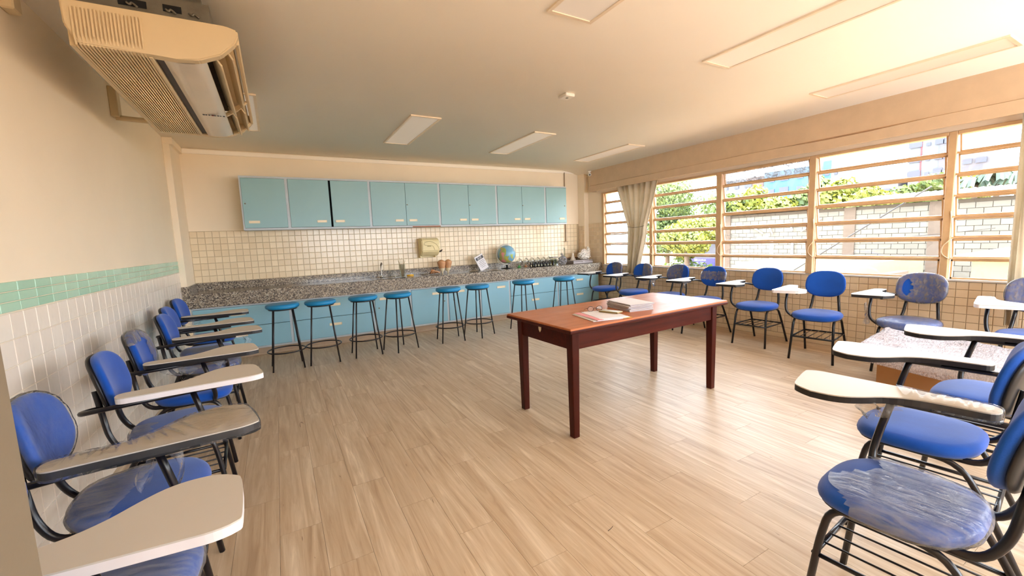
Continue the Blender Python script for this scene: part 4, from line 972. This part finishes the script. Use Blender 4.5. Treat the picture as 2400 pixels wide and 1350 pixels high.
for i in range(NX+1):
    row = []
    for jx in range(NY+1):
        u, v = i/NX, jx/NY; p = quad[0]*(1-u)*(1-v)+quad[1]*u*(1-v)+quad[2]*u*v+quad[3]*(1-u)*v
        e = min(u, 1-u, v, 1-v); edge = min(1, e/.06)**.5
        cr = sum(w3*abs(math.sin(a*p.x+b*p.y+c_)) for a, b, c_, w3 in ws)/14
        z = .004+edge*(.07+.075*cr+.02*abs(math.sin(p.x*31+p.y*19+4*cr))+.05*max(0, (v-.72)/.28)*u)
        row.append(bm.verts.new((p.x, p.y, z)))
    G.append(row)
for a, b in zip(G, G[1:]):
    for k in range(NY): bm.faces.new((a[k], b[k], b[k+1], a[k+1])).smooth = True
bot = [[G[0][0], G[NX][0], G[NX][NY], G[0][NY]]]
obj('bubble_wrap', bm, 'bubble', wp); obj('board', boxm(3.87, .70, .003, 4.50, 1.44, .06, .01), 'paper', wp)
obj('pink_label', boxm(4.25, 1.30, .06, 4.37, 1.40, .065), 'pink', wp)

# a hair-thin dark thread on the floor
tag(obj('thread', tubem(spline([(0, 0, .0015), (.02, .004, .0015), (.04, .012, .0015)], 4), .001, 4), 'wire', None, (1.19, 1.33, 0)), 'short dark thread lying on the vinyl floor', 'thread')

# ------------------------------------------------------------------ outdoors
struct('ground', boxm(XR+.3, -90, -4.1, 160, 160, -4), 'ground')
# block warehouse wall parallel to the windows
WX = 21.; wh = thing('warehouse', 'long concrete block building with pale corrugated roof outside the windows', 'building', (WX, 6, -4))
yL, yRr = 14.0, -4.0; top = 2.13
obj('wall', boxm(.02, yRr-6, 0, 8, yL-6, top+4), 'mortar', wh)
bw, bh_ = .40, .20; cells = []
r0 = 0
for r in range(int((top+4)/bh_)):
    off = 0 if r % 2 else bw/2
    y = yRr-off
    while y < yL-.05:
        a, b = max(y, yRr), min(y+bw, yL); zc = r*bh_-4
        if b-a > .05: cells.append((a, b, zc))
        y += bw
def pier_at(y): return any(abs(y-p) < .25 for p in (12.79, 8.39, 5.75))
cells = [c_ for c_ in cells]
cells.sort(key=lambda c_: (abs(c_[2]-.8)*.9+abs((c_[0]+c_[1])/2-6)))
blk = {}
def block(bm, w_): bx(bm, 0, .008, .008, .03, w_-.008, bh_-.008)
vis = [c_ for c_ in cells if c_[2] > -1.1 and 3.2 < c_[0] < 13.9]
vset = set(vis[:280])
me_b = None
for c_ in vis[:280]:
    w_ = round(c_[1]-c_[0], 3)
    if w_ not in blk: bm = bmesh.new(); block(bm, w_); blk[w_] = mesh('block', bm, 'block')
    obj('block', blk[w_], None, wh, (-.01, c_[0]-6, c_[2]+4))
bm = bmesh.new()
for c_ in cells:
    if c_ in vset: continue
    bx(bm, -.01, c_[0]-6+.008, c_[2]+4.008, .02, c_[1]-6-.008, c_[2]+4+bh_-.008)
obj('block_field', bm, 'block', wh)['kind'] = 'stuff'
for p in (13.85, 8.39, 5.75, 3.0): obj('pier', boxm(-.06, p-6-.2, 0, .03, p-6+.2, top+4), 'concrete', wh)
bm = bmesh.new(); N = 150; pts = []   # corrugated roof, gable towards the left end
def roofz(y): return top+.02
for k in range(N*2+1):
    y = yRr-.3+(yL+.2-yRr+.3)*k/(N*2); cz = .03*math.sin(k*pi/2)
    hgt = .62*min(1, max(0, (13.0-y)/3.5)) if y > 9.5 else .62-.04*(9.5-y)/10
    pts.append([bm.verts.new((-.35, y-6, top+4.05+cz)), bm.verts.new((5.5, y-6, top+4.05+cz+max(.02, hgt)))])
for a, b in zip(pts, pts[1:]): bm.faces.new((a[0], b[0], b[1], a[1])).smooth = True
obj('roof', bm, 'roof', wh)
obj('downpipe', tubem([(-.1, 4.56, 0), (-.1, 4.56, 4.7)], .05, 8), 'roof', wh)
for k, (ya, za, yb, zb) in enumerate(((6.55, 5.6, 5.9, 5.15), (5.7, 5.65, 5.45, 5.1), (4.75, 5.7, 4.55, 5.25), (4.2, 5.2, 3.4, 5.75))): obj('roof_brace', tubem([(-.12, ya, za), (-.12, yb, zb)], .035, 6), 'roof', wh)
h2 = thing('shed', 'low house with a pale hipped roof left of the block building', 'building', (33, 20.2, -4))
obj('wall', boxm(-2.5, -6, 0, 3, 4, 5.1), 'bldg_grey', h2)
bm = bmesh.new(); a = [bm.verts.new(p) for p in ((-3.2, -8.2, 5.1), (-3.2, 4.6, 5.1), (4, 4.6, 5.1), (4, -8.2, 5.1))]; b = [bm.verts.new(p) for p in ((.4, -4.5, 6.5), (.4, 1.2, 6.5))]
for f in ((a[0], a[1], b[1], b[0]), (a[1], a[2], b[1]), (a[2], a[3], b[0], b[1]), (a[3], a[0], b[0])): bm.faces.new(f)
obj('roof', bm, 'roof', h2)
yw = thing('yellow_shed', 'low pale yellow rendered building at the foot of the block wall', 'building', (14, 6.3, -4)); obj('wall', boxm(0, -.85, 0, 5, 2.6, 4.24), 'yellow_wall', yw); obj('broken_edge', boxm(.1, -1.1, 0, 3, -.85, 3.9), 'concrete', yw)
yw = thing('yellow_shed', 'yellow rendered building seen low in the last window before the straight curtain', 'building', (14, 2.9, -4)); obj('wall', boxm(0, -2.6, 0, 4, .28, 4.50), 'yellow_wall', yw); obj('roof_slab', boxm(-.2, -2.6, 4.50, 4, .5, 4.58), 'roof', yw)
mr = thing('metal_roof', 'low shiny metal roof sheet outside between the yellow buildings', 'roof', (13, 4.35, -4)); obj('sheet', boxm(0, -.95, 3.86, 2.5, 1.05, 3.9), 'car', mr); obj('post', tubem([(.2, -.8, 0), (.2, -.8, 3.88)], .05, 8), 'steel', mr); obj('post', tubem([(.2, .9, 0), (.2, .9, 3.88)], .05, 8), 'steel', mr)
# trees
def tree(name, label, x, y, z0, h, rx, rz, kind, n=2200, seed=1, ls=.22, group='trees outside'):
    rnd = random.Random(seed); t_ = thing(name, label, 'tree', (x, y, -4), 0, group); z0 += 4
    obj('trunk', tubem([(0, 0, 0), (.1, .05, z0*.6), (0, .1, z0+rz*.5)], [.25, .2, .12], 8), 'bark', t_)
    blobs = [(Vector((rnd.uniform(-.55, .55)*rx, rnd.uniform(-.6, .6)*rx, z0+h*.5+rnd.uniform(-.6, .62)*rz)), rnd.uniform(.35, .55)) for _ in range(13)]
    bm = bmesh.new()
    for k in range(n):
        c_, s = rnd.choice(blobs); d_ = Vector((rnd.gauss(0, 1), rnd.gauss(0, 1), rnd.gauss(0, 1))).normalized(); rr = rnd.uniform(.72, 1.05)
        p = c_+Vector((d_.x*rx*s, d_.y*rx*s, d_.z*rz*s))*rr
        nn = (d_+Vector((rnd.uniform(-.7, .7), rnd.uniform(-.7, .7), rnd.uniform(-.3, .9)))).normalized(); a = nn.orthogonal().normalized(); b = nn.cross(a); l_ = ls*rnd.uniform(.6, 1.3)
        bm.faces.new([bm.verts.new(p+a*l_), bm.verts.new(p+b*l_*.55), bm.verts.new(p-a*l_), bm.verts.new(p-b*l_*.55)])
    obj('foliage', bm, kind, t_); return t_
tree('tree', 'tall dark green tree beside the tied curtain', 30, 25.4, 1.0, 3.8, 3.5, 3.6, 'leaf_dark', 13000, 1, .15)
tree('tree', 'round lime green tree low in the window next to the tied curtain', 20.5, 15.9, -.3, 2.6, 1.7, 1.5, 'leaf_lime', 11000, 2, .10)
tree('tree', 'dark bush below the lime green tree', 22, 17.6, -3.0, 2.0, 2.4, 1.8, 'leaf_dark', 2600, 3, .18)
tree('tree', 'green tree behind the hipped roof', 45, 30.0, 1.6, 2.6, 3.2, 3.0, 'leaf_dark', 3000, 4, .3)
tree('tree', 'bright green tree in front of the cream apartment block', 45, 26.8, 2.2, 2.4, 2.2, 2.4, 'leaf_lime', 2400, 5, .3)
tree('tree', 'yellow-green tree between the hipped roof and the blue apartment block', 44, 23.2, 1.9, 2.2, 2.0, 1.8, 'leaf_lime', 2400, 6, .28)
tree('tree', 'leafy tree in front of the blue apartment block', 45, 21.3, 2.4, 2.8, 2.0, 2.4, 'leaf_dark', 2600, 7, .28)
tree('tree', 'lime tree above the start of the corrugated roof', 45, 18.6, 2.3, 2.4, 2.4, 2.1, 'leaf_lime', 2600, 8, .28)
tree('tree', 'yellowish rounded tree above the middle of the corrugated roof', 43, 15.6, 2.1, 1.8, 1.9, 1.7, 'leaf_lime', 2400, 9, .26)
tree('tree', 'dark tree above the corrugated roof below the white tower', 45, 13.2, 2.2, 2.4, 2.6, 1.8, 'leaf_dark', 2600, 10, .28)
tree('tree', 'bushy lime tree at the foot of the white tower', 45, 11.2, 2.3, 2.2, 1.7, 1.7, 'leaf_lime', 2400, 12, .26)
def palm(x, y, z, label, seed):
    rnd = random.Random(seed); t_ = thing('palm_tree', label, 'tree', (x, y, -4), 0, 'palms beyond the roof'); obj('trunk', tubem([(0, 0, 0), (0, 0, z+4)], .14, 8), 'bark', t_)
    for k in range(16):
        a = k*2*pi/16+rnd.random()*.3; L_ = 1.3*rnd.uniform(.8, 1.1); bm = bmesh.new(); P = [Vector((math.cos(a)*L_*s, math.sin(a)*L_*s, z+4+.75*math.sin(s*2.6)*.8-.5*s*s)) for s in [i/7 for i in range(8)]]
        side = Vector((-math.sin(a), math.cos(a), 0))
        for p, q in zip(P, P[1:]):
            for s_ in (-1, 1): bm.faces.new([bm.verts.new(p), bm.verts.new(q), bm.verts.new(q+side*s_*.17-Vector((0, 0, .12))), bm.verts.new(p+side*s_*.17-Vector((0, 0, .12)))])
        obj('frond', bm, 'leaf_blue', t_)
palm(42, 9.7, 3.9, 'dusty palm beyond the roof, nearest the grey tower', 1); palm(42, 8.7, 4.2, 'middle dusty palm beyond the roof', 2); palm(42, 7.8, 3.9, 'dusty palm beyond the roof, closest to the straight curtain', 3)
# towers
def tower(label, x, y0, y1, z1, mat, cols, pitchz=1.9, stripes=(), z0=-4, depth=10, group='apartment blocks'):
    t_ = thing('apartment_block', label, 'building', (x, (y0+y1)/2, z0), 0, group); hw = (y1-y0)/2
    obj('wall', boxm(0, -hw, 0, depth, hw, z1-z0), mat, t_)
    for (a, b, m_) in stripes: obj('wall_panel', boxm(-.12, -hw+a*2*hw, 0, .02, -hw+b*2*hw, z1-z0), m_, t_)
    z = z1-z0-pitchz*.9; r = 0
    while z > 4+4 and r < 9:
        for (u, ww, hh) in cols:
            yy = -hw+u*2*hw; o = obj('window', boxm(-.25, yy-ww/2, z, -.1, yy+ww/2, z+hh), 'bldg_pane', t_)
        z -= pitchz; r += 1
    return t_
tower('cream and brown apartment block behind the trees, left of the blue one', 90, 51.5, 62, 12.6, 'bldg_white', ((.30, 1.6, .9), (.55, 1.0, 1.1), (.78, .8, .9)), 2.2, ((0, .34, 'bldg_brown'),))
tower('bright cyan apartment block behind the trees', 88, 41.5, 50.2, 12.9, 'bldg_cyan', ((.22, 1.1, .9), (.55, 1.7, 1.1), (.82, 1.1, .9)), 2.3)
tower('small white and cyan tower far off in the fourth window bay', 90, 37.6, 41.0, 13.6, 'bldg_white', ((.65, .7, 1.0), (.25, .5, .9)), 3.0, ((.5, .85, 'bldg_cyan'),))
tower('grey low apartment block between the cyan tower and the white tower', 90, 29.6, 33.6, 8.9, 'bldg_grey', ((.35, .9, .8), (.7, .8, .6)), 2.6)
tower('tall white and grey apartment tower with a thin red stripe', 90, 23.4, 28.4, 15.4, 'bldg_white', ((.86, 1.6, .9), (.55, .5, .5), (.3, 1.0, .9), (.1, 1.2, .6)), 2.25, ((.70, .73, 'red'), (0, .3, 'bldg_grey')))
tower('pale lilac-grey apartment tower in the last window before the straight curtain', 90, 19.3, 22.9, 11.6, 'bldg_grey', ((.68, .9, .7), (.3, 1.1, .7)), 1.95)
# street: sign, vehicles, lamp post
sg = thing('billboard', 'purple billboard with small white lettering near the trees', 'billboard', (25, 18.3, -4))
pnl = obj('panel', boxm(0, -.95, 3.05, .08, .95, 3.62), 'sign', sg); obj('post', tubem([(.1, 0, 0), (.1, 0, 3.1)], .06, 8), 'steel', sg)
text('DANNA', .19, pnl, (-.01, .0, 3.42), (pi/2, 0, -pi/2), 'roof', .003); obj('emblem', boxm(-.012, .36, 3.42, -.002, .55, 3.56, .004), 'roof', pnl); obj('emblem', boxm(-.012, .28, 3.22, -.002, .42, 3.34, .004), 'roof', pnl); obj('print_bar', boxm(-.012, -.32, 3.26, -.002, .10, 3.33, .004), 'roof', pnl)
lp = thing('street_lamp', 'thin white lamp post in front of the block wall', 'lamp post', (18, 9.9, -4)); obj('pole', tubem([(0, 0, 0), (0, 0, 4.9)], .06, 8), 'roof', lp); obj('arm', tubem([(0, 0, 4.9), (.3, .5, 5.0)], .035, 6), 'roof', lp); obj('lamp_head', boxm(.2, .35, 4.96, .4, .75, 5.04, .01), 'roof', lp)
def car(x, y, label):
    t_ = thing('car', label, 'car', (x, y, -4), .1, 'parked cars')
    bm = bmesh.new(); prism(bm, [(-.85, -2), (.85, -2), (.85, 2), (-.85, 2)], .35, .95); bmesh.ops.bevel(bm, geom=bm.edges[:], offset=.12, segments=2, affect='EDGES'); obj('body', bm, 'car', t_)
    bm = bmesh.new(); A = [bm.verts.new(p) for p in ((-.75, -1.1, .95), (.75, -1.1, .95), (.75, 1.3, .95), (-.75, 1.3, .95))]; B = [bm.verts.new(p) for p in ((-.62, -.6, 1.45), (.62, -.6, 1.45), (.62, .9, 1.45), (-.62, .9, 1.45))]
    bm.faces.new(B)
    for k in range(4): bm.faces.new((A[k], A[(k+1) % 4], B[(k+1) % 4], B[k]))
    obj('cabin', bm, 'bldg_pane', t_)
    for sx in (-.8, .8):
        for sy in (-1.25, 1.25): obj('wheel', lathe([(0, -.1), (.32, -.1), (.34, 0), (.32, .1), (0, .1)], 16), 'black', t_, (sx, sy, .34), (0, pi/2, 0))
car(26, 21.4, 'bluish parked car low behind the window by the tied curtain'); car(26.5, 16.6, 'bluish parked car farther off beside the billboard')
# cables strung outside
def cable(p, q, sag_, label):
    P = [Vector(p).lerp(Vector(q), k/16)-Vector((0, 0, sag_*4*(k/16)*(1-k/16))) for k in range(17)]; tag(obj('cable', tubem(P, .012, 5), 'wire'), label, 'cable')
cable((9, 5.2, .0), (9, 2.55, 1.9), .0, 'taut dark cable slanting up across the middle windows outside')
cable((20.5, 13.9, 1.2), (20.5, 4.2, 1.1), .35, 'slack thin cable hanging along the block wall')
cable((19, 26, 3.0), (19, 14, 3.0), .15, 'thin overhead line crossing in front of the trees')
bpy.context.view_layer.update()
